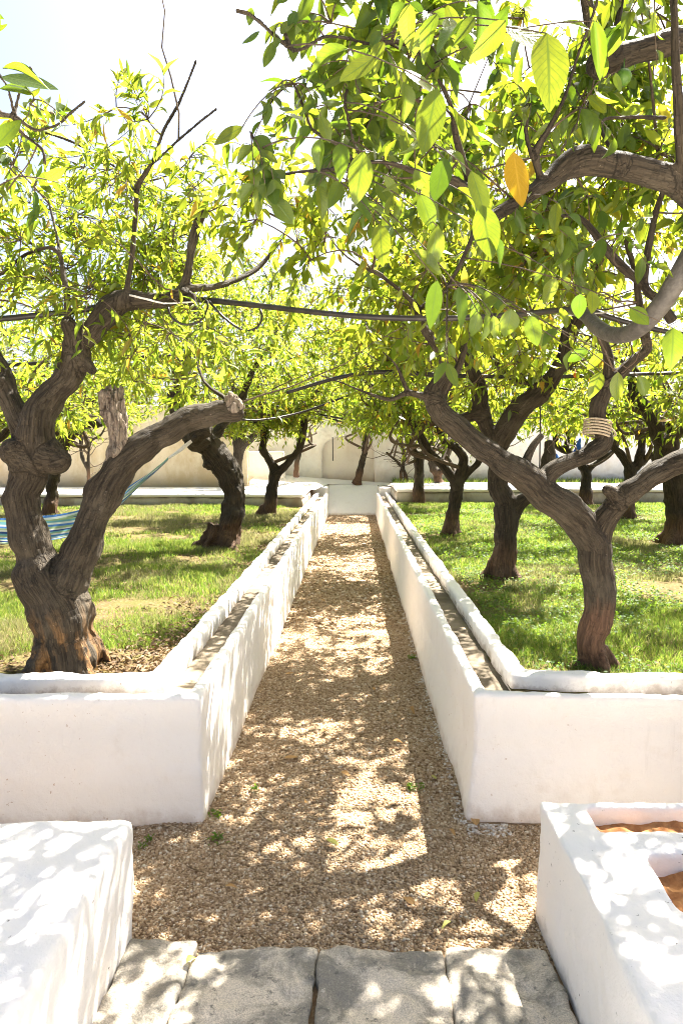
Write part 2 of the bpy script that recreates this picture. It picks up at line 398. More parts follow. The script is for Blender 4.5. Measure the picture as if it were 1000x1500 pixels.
# ---------------------------------------------------------------- ground
LAWN = .5
def grid(x0, x1, y0, y1, z, nx, ny, amp=0, fr=1.5):
    X, Y = np.meshgrid(np.linspace(x0, x1, nx+1), np.linspace(y0, y1, ny+1), indexing='xy')
    V = np.stack([X.ravel(), Y.ravel(), np.full(X.size, z)], 1)
    if amp: V[:, 2] += amp*fbm(np.stack([V[:, 0]*fr, V[:, 1]*fr, V[:, 0]*0], 1), 4)
    i, j = np.meshgrid(np.arange(ny), np.arange(nx), indexing='ij'); a = i*(nx+1)+j
    Q = np.stack([a, a+1, a+nx+2, a+nx+1], -1).reshape(-1, 4)
    return V, [Q]
tag(build('ground', *grid(-400, 400, -300, 900, -.06, 8, 8), M['earth']), kind='structure')
tag(build('gravel_path', *grid(-3.0, 3.0, -2.5, 16.9, 0, 120, 300, .008, 4), M['gravelbase'], smooth=True), kind='structure')
lv, lf = grid(.70, 14, 3.0, 13.95, LAWN, 180, 150, .02, 2)
M['bounce_floor'] = plaster_mat('pale bounce floor plaster', base=(.78, .74, .68), zdirt=(-1, -.9), specks=.3)
tag(build('bounce_floor', *grid(-5.0, 5.0, -9.0, 1.46, .012, 80, 80, .004, 3), M['bounce_floor'], smooth=True), kind='structure')  # unseen pale floor added behind the camera to bounce warm light onto shaded walls
tag(build('lawn', lv, lf, M['soil'], smooth=True), kind='structure')
lv, lf = grid(-14, -.88, 2.95, 13.15, LAWN, 180, 150, .02, 2)
tag(build('lawn', lv, lf, M['soil'], smooth=True), kind='structure')

# ---------------------------------------------------------------- channels
def dense(pts, step=.5):
    out = []
    for a, b in zip(pts[:-1], pts[1:]):
        k = max(1, int(math.dist(a, b)/step)); out += [tuple(np.array(a)+(np.array(b)-np.array(a))*t/k) for t in range(k)]
    return out+[pts[-1]]
def channel(path, label, base, lean, ztop, zk):
    c = empty('irrigation_channel', base); tag(c, label, 'water channel', 'whitewashed channels along the path')
    path = dense(path, .5)
    V, Fs = sweep(path, [(lean, -.08), (.005, ztop*.55), (0, ztop-.012), (.010, ztop), (.050, ztop), (.058, ztop-.010), (.058, -.08)])
    plaster('outer_wall', V, Fs, M['white'], c, voxel=.013, smooth=5, amp=.007, freq=2.2)
    V, Fs = sweep(path, [(.205, .36), (.203, zk-.012), (.212, zk), (.272, zk), (.281, zk-.012), (.281, .36)])
    k = plaster('inner_kerb', V, Fs, M['kerb'], c, voxel=.011, smooth=3, amp=.009, freq=5, fine=.003)
    V, Fs = sweep(path, [(.05, .40), (.05, .49), (.212, .49), (.212, .40)])
    plaster('channel_bed', V, Fs, M['bed'], c, voxel=.02, smooth=1, amp=.006, freq=6, fine=.004)
    return c
channel([(.47, 16.66), (.505, 2.86), (2.2, 2.80)], 'white channel wall on the right of the gravel path, its trough in half shade', (.6, 3, 0), -.038, .56, .575)
channel([(-2.4, 2.70), (-.66, 2.775), (-.72, 16.66)], 'white channel wall with sun streaks down its face, left of the gravel path', (-.8, 3, 0), -.012, .565, .58)
# closing riser, landing and ramp at the far end
V = np.array([(x, y, z) for x in (-.74, .53) for y, z in ((16.62, -.05), (16.62, .06), (17.55, .70), (17.75, .715), (17.75, -.05))])
Fs = [np.array([(k, 5+k, 5+(k+1) % 5, (k+1) % 5) for k in range(5)]), np.array([(0, 1, 2, 3, 4), (9, 8, 7, 6, 5)])]
tag(plaster('ramp', V, Fs, M['white'], base=(-.1, 16.7, 0), voxel=.025, amp=.010), 'whitewashed ramp rising at the far end of the gravel path', 'ramp')
lv = np.array([(-2.6, 15.55, .742), (-.96, 15.5, .70), (-.76, 17.6, .715), (.53, 17.6, .70), (.80, 16.6, .74), (2.2, 16.6, .80), (2.2, 18.0, .80), (.8, 18.0, .74), (-1.0, 18.0, .86), (-2.6, 18.0, 1.0)])
tag(build('landing', lv, [np.array([(0, 1, 8, 9), (1, 2, 3, 8), (3, 4, 7, 8), (4, 5, 6, 7)])], M['white']), kind='structure')
V, Fs = box(.80, 14, 13.98, 16.6, .3, .81)
def slab(V, Fs, label, base):
    t = empty('raised_walk', base); tag(t, label, 'raised walk')
    V = np.array(V); lo = V[:, 2].min(); V2 = V.copy(); V2[V2[:, 2] > lo, 2] -= .075
    plaster('slab_edge', V2, Fs, M['kerbface'], t, voxel=.05, smooth=2, amp=.02, freq=4, fine=.008)
    x0, y0 = V[:, 0].min(), V[:, 1].min(); x1, y1, z1 = V[:, 0].max(), V[:, 1].max(), V[:, 2].max()
    b = box(x0-.02, x1+.02, y0-.03, y1-.02, z1-.07, z1)
    plaster('walk_top', b[0], b[1], M['white'], t, voxel=.035, smooth=3, amp=.01, freq=2)
slab(V, Fs, 'white topped raised walk with earthy edge behind the right lawn', (4, 15, .4))
V, Fs = box(-12, -1.06, 13.18, 15.62, .3, .75)
slab(V, Fs, 'grey white raised walk with mossy edge behind the left lawn', (-5, 14, .4))
for x0, x1, lab in ((-1.06, -.735, 'white block stopping the left channel beside the ramp'), (.535, .86, 'white block stopping the right channel beside the ramp')):
    V, Fs = box(x0, x1, 16.45, 17.6, .2, .69); tag(plaster('channel_stop', V, Fs, M['white2'], base=((x0+x1)/2, 16.7, .3), voxel=.02, smooth=4, amp=.012), lab, 'masonry block')
# far walls
wl = empty('garden_wall', (2, 18, .5)); tag(wl, 'long whitewashed garden wall with shallow arched niche at the far end', 'wall')
cV = []
nx0, nx1, nz = -.93, .46, 2.0
arch = [(nx0, .5), (nx0, nz-.42)] + [((nx0+nx1)/2-math.cos(a)*(nx1-nx0)/2, nz-.42+.42*math.sin(a)) for a in np.linspace(.15, math.pi-.15, 10)] + [(nx1, nz-.42), (nx1, .5)]
V, Fs = box(-4.5, 16, 18.0, 18.35, .2, 2.75)
m_ = len(arch); aV = np.array([(x, y, z) for y in (17.8, 18.24) for x, z in arch])
aF = [np.array([(j, (j+1) % m_, m_+(j+1) % m_, m_+j) for j in range(m_)])]
aF.append(np.array([tuple(reversed(range(m_))), tuple(range(m_, 2*m_))]))
plaster('wall', V, Fs, M['farwhite'], wl, voxel=.035, smooth=1, amp=.02, freq=1.6, fine=.018, cut=[(aV, aF)])
nV = np.array([(x, y, z) for y in (18.17, 18.26) for x, z in arch])
plaster('niche', nV, aF, M['niche'], wl, voxel=.03, smooth=1, amp=.012, freq=2, fine=.006)
V, Fs = box(-14, -2.55, 15.75, 16.1, .2, 2.6)
tag(plaster('garden_wall', V, Fs, M['ochre'], base=(-6, 15.9, .5), voxel=.04, smooth=2, amp=.025, freq=1.4, fine=.008), 'ochre stained garden wall behind the left lawn', 'wall')
V, Fs = box(-3.9, -1.85, 17.2, 17.6, .3, 1.56)
tag(plaster('parapet', V, Fs, M['white'], base=(-2.6, 17.4, .5), voxel=.03, smooth=3, amp=.012), 'sunlit low white parapet between the ochre wall and far wall', 'wall')

# ---------------------------------------------------------------- foreground blocks
V, Fs = box(-1.9, -.725, .35, 2.085, -.05, .405)
lb = plaster('masonry_bench', V, Fs, M['white2'], base=(-1.2, 1.4, 0), voxel=.013, smooth=12, amp=.012, freq=3.2, fine=.0025)
tag(lb, 'solid white masonry bench in the bottom corner beside the paving, dappled top', 'bench')
V, Fs = box(.622, 1.9, .35, 2.235, -.05, .41)
h1a, h1b = G(850, 1181, .41), G(872, 1219, .41); h2a, h2b = G(942, 1250, .41), G(1000, 1325, .41)
c1 = box(.765, 1.75, h1b[1], h1a[1], .30, .6); c2 = box(h2a[0]+.005, 1.75, 1.70, h2a[1], .28, .6)
mb = empty('masonry_basin', (1.2, 1.4, 0)); tag(mb, 'white masonry basin with two clay lined hollows, beside the gravel path', 'basin')
plaster('basin_body', V, Fs, M['white2'], mb, voxel=.011, smooth=8, amp=.010, freq=3.4, fine=.002, cut=[c1, c2])
V, Fs = box(.74, 1.76, h1b[1]-.03, h1a[1]+.02, .28, .352); plaster('clay_lining', V, Fs, M['clay'], mb, voxel=.009, smooth=1, amp=.008, freq=14, fine=.010)
V, Fs = box(h2a[0]-.02, 1.76, 1.68, h2a[1]+.02, .26, .350); plaster('clay_lining', V, Fs, M['clay'], mb, voxel=.009, smooth=1, amp=.012, freq=12, fine=.012)

# paving stones
STX = [(-.720, -.515, -.735, -.545, 2.085, 'pale smooth paving stone against the white bench, narrowest of the row'),
       (-.500, -.130, -.520, -.135, 2.055, 'paving stone with a dark lichen band, second from the white bench'),
       (-.108, .262, -.112, .270, 2.055, 'dark grey paving stone in the middle of the row, pale blotches'),
       (.284, .595, .292, .605, 2.075, 'chipped paving stone beside the white basin, with pale pointed corner')]
for k, (a, b, c, d, y1, lab) in enumerate(STX):
    y0 = 1.45; y1 -= .035
    a -= .004; b += .004; c -= .004; d += .004
    V = np.array([(c, y0, -.1), (d, y0, -.1), (b, y1, -.1), (a, y1, -.1), (c, y0, .03), (d, y0, .03), (b, y1, .026), (a, y1, .026)])
    Fc = [np.array([(3, 2, 1, 0), (4, 5, 6, 7), (0, 1, 5, 4), (1, 2, 6, 5), (2, 3, 7, 6), (3, 0, 4, 7)])]
    o = plaster('paving_stone', V, Fc, M['stone'], base=((a+b)/2, 1.8, 0), voxel=.0075, smooth=2, amp=.011, freq=6+k*.3, fine=.006)
    tag(o, lab, 'paving stone', 'stone slabs at the foot of the path')

# ---------------------------------------------------------------- gravel pebbles
def pebbles(n, x0, x1, y0, y1, s0, s1, keep=None):
    x = rng.uniform(x0, x1, n); y = rng.uniform(y0, y1, n)
    if keep is not None: k = keep(x, y); x, y = x[k], y[k]; n = len(x)
    s = rng.uniform(s0, s1, n)*rng.choice([1, 1, 1.35], n)
    z0 = .008*fbm(np.stack([x*4, y*4, x*0], 1), 4)
    cube = np.array([(a, b, c) for c in (-.5, .5) for b in (-.5, .5) for a in (-.5, .5)])
    pts = cube[None]+rng.uniform(-.22, .22, (n, 8, 3))
    ax = rng.normal(size=(n, 3)); ax /= np.linalg.norm(ax, axis=1)[:, None]; th = rng.uniform(0, 6.28, n)
    c, sn = np.cos(th)[:, None, None], np.sin(th)[:, None, None]; A = ax[:, None]
    pts = pts*c+np.cross(np.broadcast_to(A, pts.shape), pts)*sn+A*(pts*A).sum(-1, keepdims=True)*(1-c)
    pts = pts*s[:, None, None]*np.array([1.1, 1.1, .8]); pts += np.stack([x, y, z0+s*rng.uniform(-.1, .35, n)], 1)[:, None]
    q = np.array([(0, 2, 3, 1), (4, 5, 7, 6), (0, 1, 5, 4), (2, 6, 7, 3), (0, 4, 6, 2), (1, 3, 7, 5)])
    return pts.reshape(-1, 3), (np.arange(n)[:, None, None]*8+q[None]).reshape(-1, 4)
def onpath(x, y):
    f = (y < 2.8) & (x > -1.3) & (x < 1.5) & ~((y < 2.07) & (x < -.72)) & ~((y < 2.23) & (x > .62)) & (y > 1.99)
    return f | ((y >= 2.75) & (x > -.68) & (x < .49))
J = Join()
for args in ((120000, -1.3, 1.5, 1.99, 2.9, .0035, .0072), (130000, -.70, .5, 2.75, 6.0, .0045, .009), (60000, -.74, .5, 6.0, 16.7, .010, .018)):
    v, q = pebbles(*args, keep=onpath); J.add(v, q, [])
V, Fs = J.get()
tag(build('gravel', V, Fs, M['pebble']), 'crushed tan gravel covering the path between the white walls', 'gravel', kind='stuff')

n_ = 2600; J = Join()
def foot(x, y): return x > .462-rng.exponential(.018, len(x))
v, q = pebbles(2600, .38, .472, 2.8, 8.0, .006, .012, keep=foot); J.add(v, q, [])
v, q = pebbles(420, .47, .64, 2.70, 2.80, .006, .012, keep=lambda x, y: y > 2.79-rng.exponential(.03, len(x))); J.add(v, q, [])
V, Fs = J.get(); M['limed'] = plain('lime splashed pebble', (.74, .71, .66), .9, (.45, .36, .27), 90)
tag(build('gravel', V, Fs, M['limed']), 'lime splashed white gravel along the foot of the right channel wall', 'gravel', kind='stuff')
# ---------------------------------------------------------------- leaves
TEMPL = {
    'far': (np.array([(0, 0, 0), (.45, -.5, .10), (.45, .5, .10), (1, 0, -.10), (.45, 0, 0)]), [np.array([(0, 1, 4), (0, 4, 2), (1, 3, 4), (4, 3, 2)])], None),
    'mid': (np.array([(0, 0, 0), (.28, -.42, .06), (.28, 0, 0), (.28, .42, .06), (.62, -.40, .02), (.62, 0, -.05), (.62, .40, .02), (1, 0, -.20)]),
            [np.array([(1, 4, 5, 2), (2, 5, 6, 3)]), np.array([(0, 1, 2), (0, 2, 3), (4, 7, 5), (5, 7, 6)])], None),
}
def near_template():
    n = 9; V = []; UV = []
    for i in range(n+1):
        t = i/n; wd = .5*math.sin(math.pi*min(1, t*.97+.015))**.75*(1.12-.45*t) if 0 < i < n else .02
        for s in (-1, -.5, 0, .5, 1):
            V.append((t, s*wd, .10*abs(s)*wd*2-.22*t*t+.015*math.sin(9*t+s*3)*abs(s))); UV.append((.5+s*.5, t))
    Q = [(i*5+j, i*5+j+1, i*5+j+6, i*5+j+5) for i in range(n) for j in range(4)]
    return np.array(V), [np.array(Q)], np.array(UV)
TEMPL['near'] = near_template()
def leaves_mesh(name, pos, d, nrm, L, W, templ):
    tv, tf, uv = TEMPL[templ]; n = len(pos); k = len(tv)
    d = d/np.maximum(1e-9, np.linalg.norm(d, axis=1))[:, None]
    nrm = nrm-d*(nrm*d).sum(1, keepdims=True); nrm /= np.maximum(1e-9, np.linalg.norm(nrm, axis=1))[:, None]
    s = np.cross(nrm, d)
    curl = rng.uniform(-.3, 2.2, n)
    V = pos[:, None]+d[:, None]*(tv[None, :, 0:1]*L[:, None, None])+s[:, None]*(tv[None, :, 1:2]*W[:, None, None])+nrm[:, None]*(tv[None, :, 2:3]*(L*curl)[:, None, None])
    Fs = [(np.arange(n)[:, None, None]*k+f[None]).reshape(-1, f.shape[1]) for f in tf]
    return V.reshape(-1, 3), Fs, (np.tile(uv, (n, 1)) if uv is not None else None)
def uv_set(me, uv):
    l = me.uv_layers.new(name='UVMap'); vi = np.empty(len(me.loops), np.int32); me.loops.foreach_get('vertex_index', vi)
    l.data.foreach_set('uv', uv[vi].astype(np.float32).ravel())

# ---------------------------------------------------------------- trees
class Tree:
    def __init__(s, name, label, base, bark, leaf, group='orchard trees'):
        s.root = empty(name, tuple(base)); tag(s.root, label, 'tree', group)
        s.base = np.array(base, float); s.bark = bark; s.leaf = leaf; s.chains = []; s.nodes = []; s.thick = .88; s.grav = .30 if leaf is M['leaf_peach'] else .9; s.tw = Join(); s.tb = []; s.lv = []
    def limb(s, pts, ends=False, flare=False):
        """pts: (px, py, depth, width in px) or ('w', x, y, z, radius)"""
        a = []
        for p in pts:
            if p[0] == 'w': a.append((*p[1:4], p[4]))
            else: a.append((*P(p[0], p[1], p[2]), p[3]/2*p[2]/1000))
        s.chains.append(np.array(a)); return s
    def wood(s, voxel=.008, amp=1.0, smooth=5, knob=.05, knots=9):
        J = Join(); sk = []; rad = []; fr = []; S = []
        for ci, ch in enumerate(s.chains):
            q = catmull(ch, .03); p = q[:, :3].copy(); r = np.maximum(q[:, 3]*s.thick, voxel*.95)
            wob = np.stack([fbm(p*6+k*31+ci, 2) for k in range(3)], 1)
            p += wob*np.minimum(.25*r, .016)[:, None]; r = r*(1+.10*vnoise(p*11+ci*3)+knob*2*np.maximum(0, vnoise(p*7+9)))
            t, U, W = frames(p)
            J.tube(np.vstack([p[:1]-t[:1]*r[0]*.3, p, p[-1:]+t[-1:]*r[-1]*.45]), np.concatenate([r[:1]*.6, r, r[-1:]*.55]), 14)
            sk.append(p); rad.append(r); fr.append(np.stack([U, W], 1)); S.append(np.concatenate([[0], np.cumsum(np.linalg.norm(np.diff(p, axis=0), axis=1))])+ci*7.7)
        if 0 < s.base[2] < .6:
            b0 = s.chains[0][0]; r0 = s.chains[0][1][3]*s.thick; ph = rng.uniform(0, 6.28)
            for k in range(5):
                a_ = ph+k*1.257+rng.uniform(-.35, .35); dv = np.array([math.cos(a_), math.sin(a_), 0]); o_ = np.array([b0[0], b0[1], s.base[2]])
                J.tube(np.array([o_+[0, 0, r0*1.7]+dv*r0*.55, o_+[0, 0, r0*.75]+dv*r0*.95, o_+[0, 0, r0*.12]+dv*r0*1.5, o_+[0, 0, -.04]+dv*r0*2.0]), np.array([.30, .34, .30, .2])*r0, 8)
        allp = np.vstack(sk); allr = np.concatenate(rad); big = np.where(allr > max(.02, voxel*2.2))[0]
        for _ in range(knots):
            i = rng.choice(big); i = i if allp[i][2] > s.base[2]+.32 else big[len(big)//2]; r_ = allr[i]; d = rng.normal(size=3); d[2] *= .4; d /= np.linalg.norm(d)
            c_ = allp[i]+d*r_*.78; e = c_+d*r_*rng.uniform(.25, .8); rr_ = r_*rng.uniform(.28, .5)
            J.tube(np.array([c_-d*r_*.4, c_, (c_+e)/2, e]), np.array([rr_*1.1, rr_*1.05, rr_, rr_*.75]), 10)
        V, Fs = J.get(); me = evaluated(V, Fs, voxel, smooth); me.name = 'trunk'
        sk = np.vstack(sk); rad = np.concatenate(rad); fr = np.vstack(fr); S = np.concatenate(S)
        kd = kdtree.KDTree(len(sk))
        for i, v in enumerate(sk): kd.insert(v, i)
        kd.balance()
        c = get_co(me); n = get_no(me); idx = np.array([kd.find(v)[1] for v in c])
        d = c-sk[idx]; bk = np.stack([(d*fr[idx, 0]).sum(1), (d*fr[idx, 1]).sum(1), S[idx]], 1)
        rr = rad[idx]
        disp = rr*(.045*fbm(bk*np.array([14, 14, 4.5])+3, 3)+.15*fbm(c*5.5, 2)+.07*fbm(c*14, 2)-.06)+np.minimum(rr*.04, .0024)*fbm(bk*np.array([70, 70, 14]), 3)
        c = c+n*(disp*amp)[:, None]
        set_co(me, c-s.base); all_smooth(me); me.materials.clear()
        at = me.attributes.new('bark', 'FLOAT_VECTOR', 'POINT'); at.data.foreach_set('vector', bk.astype(np.float32).ravel())
        o = obj('trunk', me, s.bark, parent=s.root)
        s.sk = sk; s.rad = rad
        return s
    def twig(s, p, r0, r1, k=5):
        p = np.asarray(p, float); r = np.linspace(r0, r1, len(p)); V, Q, T = tube(p, r, k)
        s.tw.add(V, Q, T)
        t, U, W = frames(p); a = np.arange(k)*2*math.pi/k
        ln = np.concatenate([[0], np.cumsum(np.linalg.norm(np.diff(p, axis=0), axis=1))])+rng.uniform(0, 50)
        b = np.stack([np.broadcast_to(r[:, None]*np.cos(a), (len(p), k)), np.broadcast_to(r[:, None]*np.sin(a), (len(p), k)), np.broadcast_to(ln[:, None], (len(p), k))], -1).reshape(-1, 3)
        s.tb.append(np.vstack([b, (0, 0, ln[0]), (0, 0, ln[-1])]))
    def spray(s, p, ntw, tl, nl, L, W, droop=.35, out=None, spread=1.0, tr=.0028, templ='mid'):
        """a clump: twigs fanning from p, leaves alternating along each"""
        for _ in range(ntw):
            d = rng.normal(size=3)*spread+np.array([0, 0, .35])
            if out is not None: d += out*.9
            d /= np.linalg.norm(d); l = tl*rng.uniform(.6, 1.3)
            t = np.linspace(0, 1, 5)[:, None]
            q = p+d*l*t+np.array([0, 0, -droop*l*min(1, s.grav*1.2)])*t*t+rng.normal(size=3)*.12*l*t*(1-t)*2
            s.twig(q, tr, tr*.4, 4)
            m = max(3, int(nl*rng.uniform(.7, 1.3))); tt = np.linspace(.10, 1.0, m)**.72+rng.uniform(-.03, .03, m)
            tt = np.clip(tt, 0, 1); i = np.minimum((tt*4).astype(int), 3); f = (tt*4-i)[:, None]
            pos = q[i]*(1-f)+q[i+1]*f; tg = q[i+1]-q[i]; tg /= np.linalg.norm(tg, axis=1)[:, None]
            side = np.cross(tg, rng.normal(size=(m, 3))); side /= np.maximum(1e-6, np.linalg.norm(side, axis=1))[:, None]
            dr = tg*.55+side*rng.uniform(.5, 1.0, (m, 1))+np.array([0, 0, -1])*rng.uniform(-.1, s.grav, (m, 1))
            nm = np.array([0, 0, 1.0])+rng.normal(size=(m, 3))*.55
            LL = L*rng.uniform(.45, 1.2, m); s.lv.append((pos, dr, nm, LL, W*LL/L*rng.uniform(.8, 1.2, m)))
    def crown(s, blobs, L=.085, W=.03, ntw=6, tl=.24, nl=9, droop=.35, br=.011, keep=None, starts=None, templ='mid', start_r=.045, gate=1.9, bare=14):
        if starts is None:
            top = s.rad < start_r
            st = s.sk[top] if top.sum() > 3 else s.sk[-8:]
        else: st = np.array(starts)
        nodes = [v for v in st[::4]]
        cl = []
        for c, r, n in blobs:
            c = np.array(c); r = np.array(r); k = 0; extra = n*2
            while k < n:
                u = rng.normal(size=3); u = u/np.linalg.norm(u)*rng.uniform(0, 1)**.45
                p = c+u*r; k += 1
                if gate is not None and extra > 0 and vnoise((p*gate+np.array([7.3, 1.7, 4.1]))[None])[0] < -.08: extra -= 1; n += 1; continue
                if keep is not None and not keep(p): continue
                cl.append((p, u))
        nd0 = np.array(nodes); cl.sort(key=lambda a: np.min(np.linalg.norm(nd0-a[0], axis=1)))
        def bare_twigs(k):
            N = np.array(nodes)
            for _ in range(k):
                a = N[rng.integers(len(N))]; d = rng.normal(size=3); d[2] = abs(d[2])*.5+rng.uniform(-.35, .3); d /= np.linalg.norm(d); l = rng.uniform(.35, .95)
                q = a+d*l*np.linspace(0, 1, 7)[:, None]+np.cumsum(rng.normal(size=(7, 3))*.035*l, 0); q[0] = a; s.twig(q, br*.62, br*.2, 5)
        bare_twigs(bare)
        for p, u in cl:
            N = np.array(nodes); dist = np.linalg.norm(N-p, axis=1)+np.maximum(0, N[:, 2]-p[2]+.05)*1.2
            j = int(np.argmin(dist)); a = N[j]; l = np.linalg.norm(p-a)
            if l > .06:
                side = rng.normal(size=3)*.16*l; t = np.linspace(0, 1, 6)[:, None]
                q = a*(1-t)+p*t+side*(t*(1-t)*2)+np.array([0, 0, .10*l])*(t*(1-t)*2)
                r0 = min(br*(.45+.7*l), br*1.2); s.twig(q, r0, r0*.45, 5)
                nodes += [q[2], q[3], q[4], q[5]]; s.nodes += [q[2], q[3], q[4], q[5]]
            s.spray(p, ntw, tl, nl, L, W, droop, u*np.array([1, 1, .6]))
        return s
    def done(s, templ='mid', leafname='crown'):
        if s.tb:
            V, Fs = s.tw.get(); o = build('branches', V, Fs, M['twig'], parent=s.root, smooth=True)
            at = o.data.attributes.new('bark', 'FLOAT_VECTOR', 'POINT'); b = np.vstack(s.tb).astype(np.float32)
            at.data.foreach_set('vector', b.ravel())
        if s.lv:
            a = [np.concatenate([x[k] for x in s.lv]) for k in range(5)]
            V, Fs, uv = leaves_mesh('crown', *a, templ)
            o = build(leafname, V, Fs, s.leaf, parent=s.root, smooth=(templ == 'near'))
            if uv is not None: uv_set(o.data, uv)
            return len(a[0])
def lawnpt(px, py): return G(px, py, LAWN)

nleaf = 0
# ---- left front tree: twisted double trunk
D = 3.32
t = Tree('twisted_tree', 'gnarled old tree with twisted double trunk and knobbly joint, left of the path', lawnpt(105, 980), M['bark_a'], M['leaf_peach'])
t.limb([(104, 1000, D, 108), (104, 965, D, 92), (100, 930, D, 88), (92, 895, D, 96), (75, 860, D, 84), (56, 825, D, 66), (45, 790, D, 62), (37, 750, D, 60), (33, 715, D, 62), (36, 690, D, 62), (48, 660, D-.02, 66), (52, 630, D-.03, 56), (56, 600, D, 50), (76, 572, D+.02, 46), (100, 552, D+.03, 46), (110, 525, D+.03, 48), (112, 505, D+.04, 40), (133, 490, D+.04, 36), (152, 466, D+.03, 37), (178, 446, D+.02, 34), (212, 437, D, 29), (250, 436, D, 27), (275, 428, D, 27)])
t.limb([(85, 885, D, 84), (100, 850, D, 70), (114, 815, D+.02, 58), (126, 775, D+.05, 55), (148, 725, D+.08, 56), (172, 690, D+.1, 54), (200, 662, D+.12, 48), (228, 642, D+.14, 42), (255, 628, D+.16, 38), (285, 615, D+.2, 37), (312, 606, D+.22, 36), (338, 603, D+.24, 36), (352, 601, D+.25, 34)])
t.limb([(48, 680, D, 60), (18, 664, D-.06, 46), (14, 664, D-.07, 44)])          # knob
t.limb([(55, 665, D, 66), (84, 675, D-.02, 44), (97, 672, D-.03, 28)])           # right lobe
t.limb([(40, 655, D, 44), (26, 620, D+.02, 40), (12, 580, D+.05, 40), (0, 548, D+.08, 38), (-20, 510, D+.1, 32), (-45, 450, D+.1, 26), (-60, 380, D+.1, 20)])
t.limb([(114, 515, D+.04, 36), (106, 487, D, 26), (100, 470, D-.03, 24)])
t.limb([(125, 530, D+.03, 22), (136, 545, D+.02, 15)])
t.limb([(99, 465, D-.02, 13), (97, 430, D-.02, 11), (92, 400, D, 9), (88, 375, D, 8), (72, 362, D, 7), (40, 372, D+.05, 7), (0, 403, D+.1, 6)])
t.limb([(90, 385, D, 8), (82, 340, D+.05, 5), (70, 290, D+.08, 4)])
t.limb([(185, 446, D, 14), (188, 410, D-.02, 10), (194, 360, D-.02, 9), (200, 300, D-.03, 8), (203, 270, D-.04, 9), (222, 240, D-.05, 7), (240, 190, D-.06, 6), (262, 150, D-.07, 5), (288, 88, D-.1, 3.5)])
t.limb([(201, 280, D-.04, 7), (186, 258, D, 5), (150, 232, D+.1, 4), (100, 205, D+.2, 3.5), (60, 192, D+.25, 3)])
t.limb([(225, 238, D-.05, 5), (262, 205, D, 4), (290, 180, D+.05, 3), (318, 158, D+.08, 2)])
t.limb([(262, 432, D, 22), (272, 412, D+.03, 17), (278, 380, D+.05, 15), (285, 345, D+.08, 17), (298, 305, D+.1, 16)])
t.limb([(280, 430, D, 20), (284, 450, D, 14), (285, 458, D, 13)])
t.limb([(275, 425, D+.02, 14), (330, 415, D+.2, 10), (380, 390, D+.4, 7), (420, 340, D+.5, 4)])
t.limb([(340, 600, D+.25, 14), (330, 585, D+.3, 8), (300, 560, D+.4, 6), (285, 520, D+.5, 4)])
t.wood(.0075, 1.15, 4, .07)
def cone(o, rmax, c0): return o
pkeep = lambda p: not (p[2] > 3.15 and rng.uniform() < .45)
t.crown([((-1.55, 3.7, 2.55), (1.0, .95, .42), 44), ((-.95, 3.75, 2.5), (.55, .8, .45), 25), ((-1.05, 3.6, 3.05), (.42, .55, .38), 17), ((-1.85, 3.6, 3.0), (.35, .5, .42), 13), ((-1.05, 4.3, 2.2), (.6, .5, .25), 10)], L=.085, W=.021, ntw=6, tl=.22, nl=11, br=.008, keep=pkeep, bare=4)
# broken pale stub on the leaning trunk
q = catmull([(*P(160, 700, D+.1), .030), (*P(172, 655, D+.08), .045), (*P(172, 625, D+.07), .050), (*P(165, 600, D+.08), .055), (*P(160, 582, D+.1), .048)], .02)
V, Q, T = tube(q[:, :3], q[:, 3], 16); me = evaluated(V, [Q, T], .006, 1); c = get_co(me); n = get_no(me)
c += n*(.016*fbm(c*np.array([45, 45, 9]), 3)+.02*fbm(c*9, 2))[:, None]; c[:, 2] += np.where(c[:, 2] > q[-1, 2]-.03, .05*vnoise(c*40), 0)
set_co(me, c-t.base); all_smooth(me); me.materials.clear(); me.attributes.new('bark', 'FLOAT_VECTOR', 'POINT').data.foreach_set('vector', c.astype(np.float32).ravel())
o = obj('dead_stub', me, M['dead'], parent=t.root); o['label'] = 'pale cracked broken stub on the leaning trunk'
q = catmull([(*P(345, 602, D+.23), .050), (*P(340, 590, D+.22), .046), (*P(333, 582, D+.2), .030)], .012)
V, Q, T = tube(q[:, :3], q[:, 3], 14); me = evaluated(V, [Q, T], .005, 1); c = get_co(me); n = get_no(me); c += n*(.012*fbm(c*40, 3))[:, None]
set_co(me, c-t.base); all_smooth(me); me.materials.clear(); me.attributes.new('bark', 'FLOAT_VECTOR', 'POINT').data.foreach_set('vector', c.astype(np.float32).ravel())
obj('broken_end', me, M['dead'], parent=t.root)
nleaf += t.done()

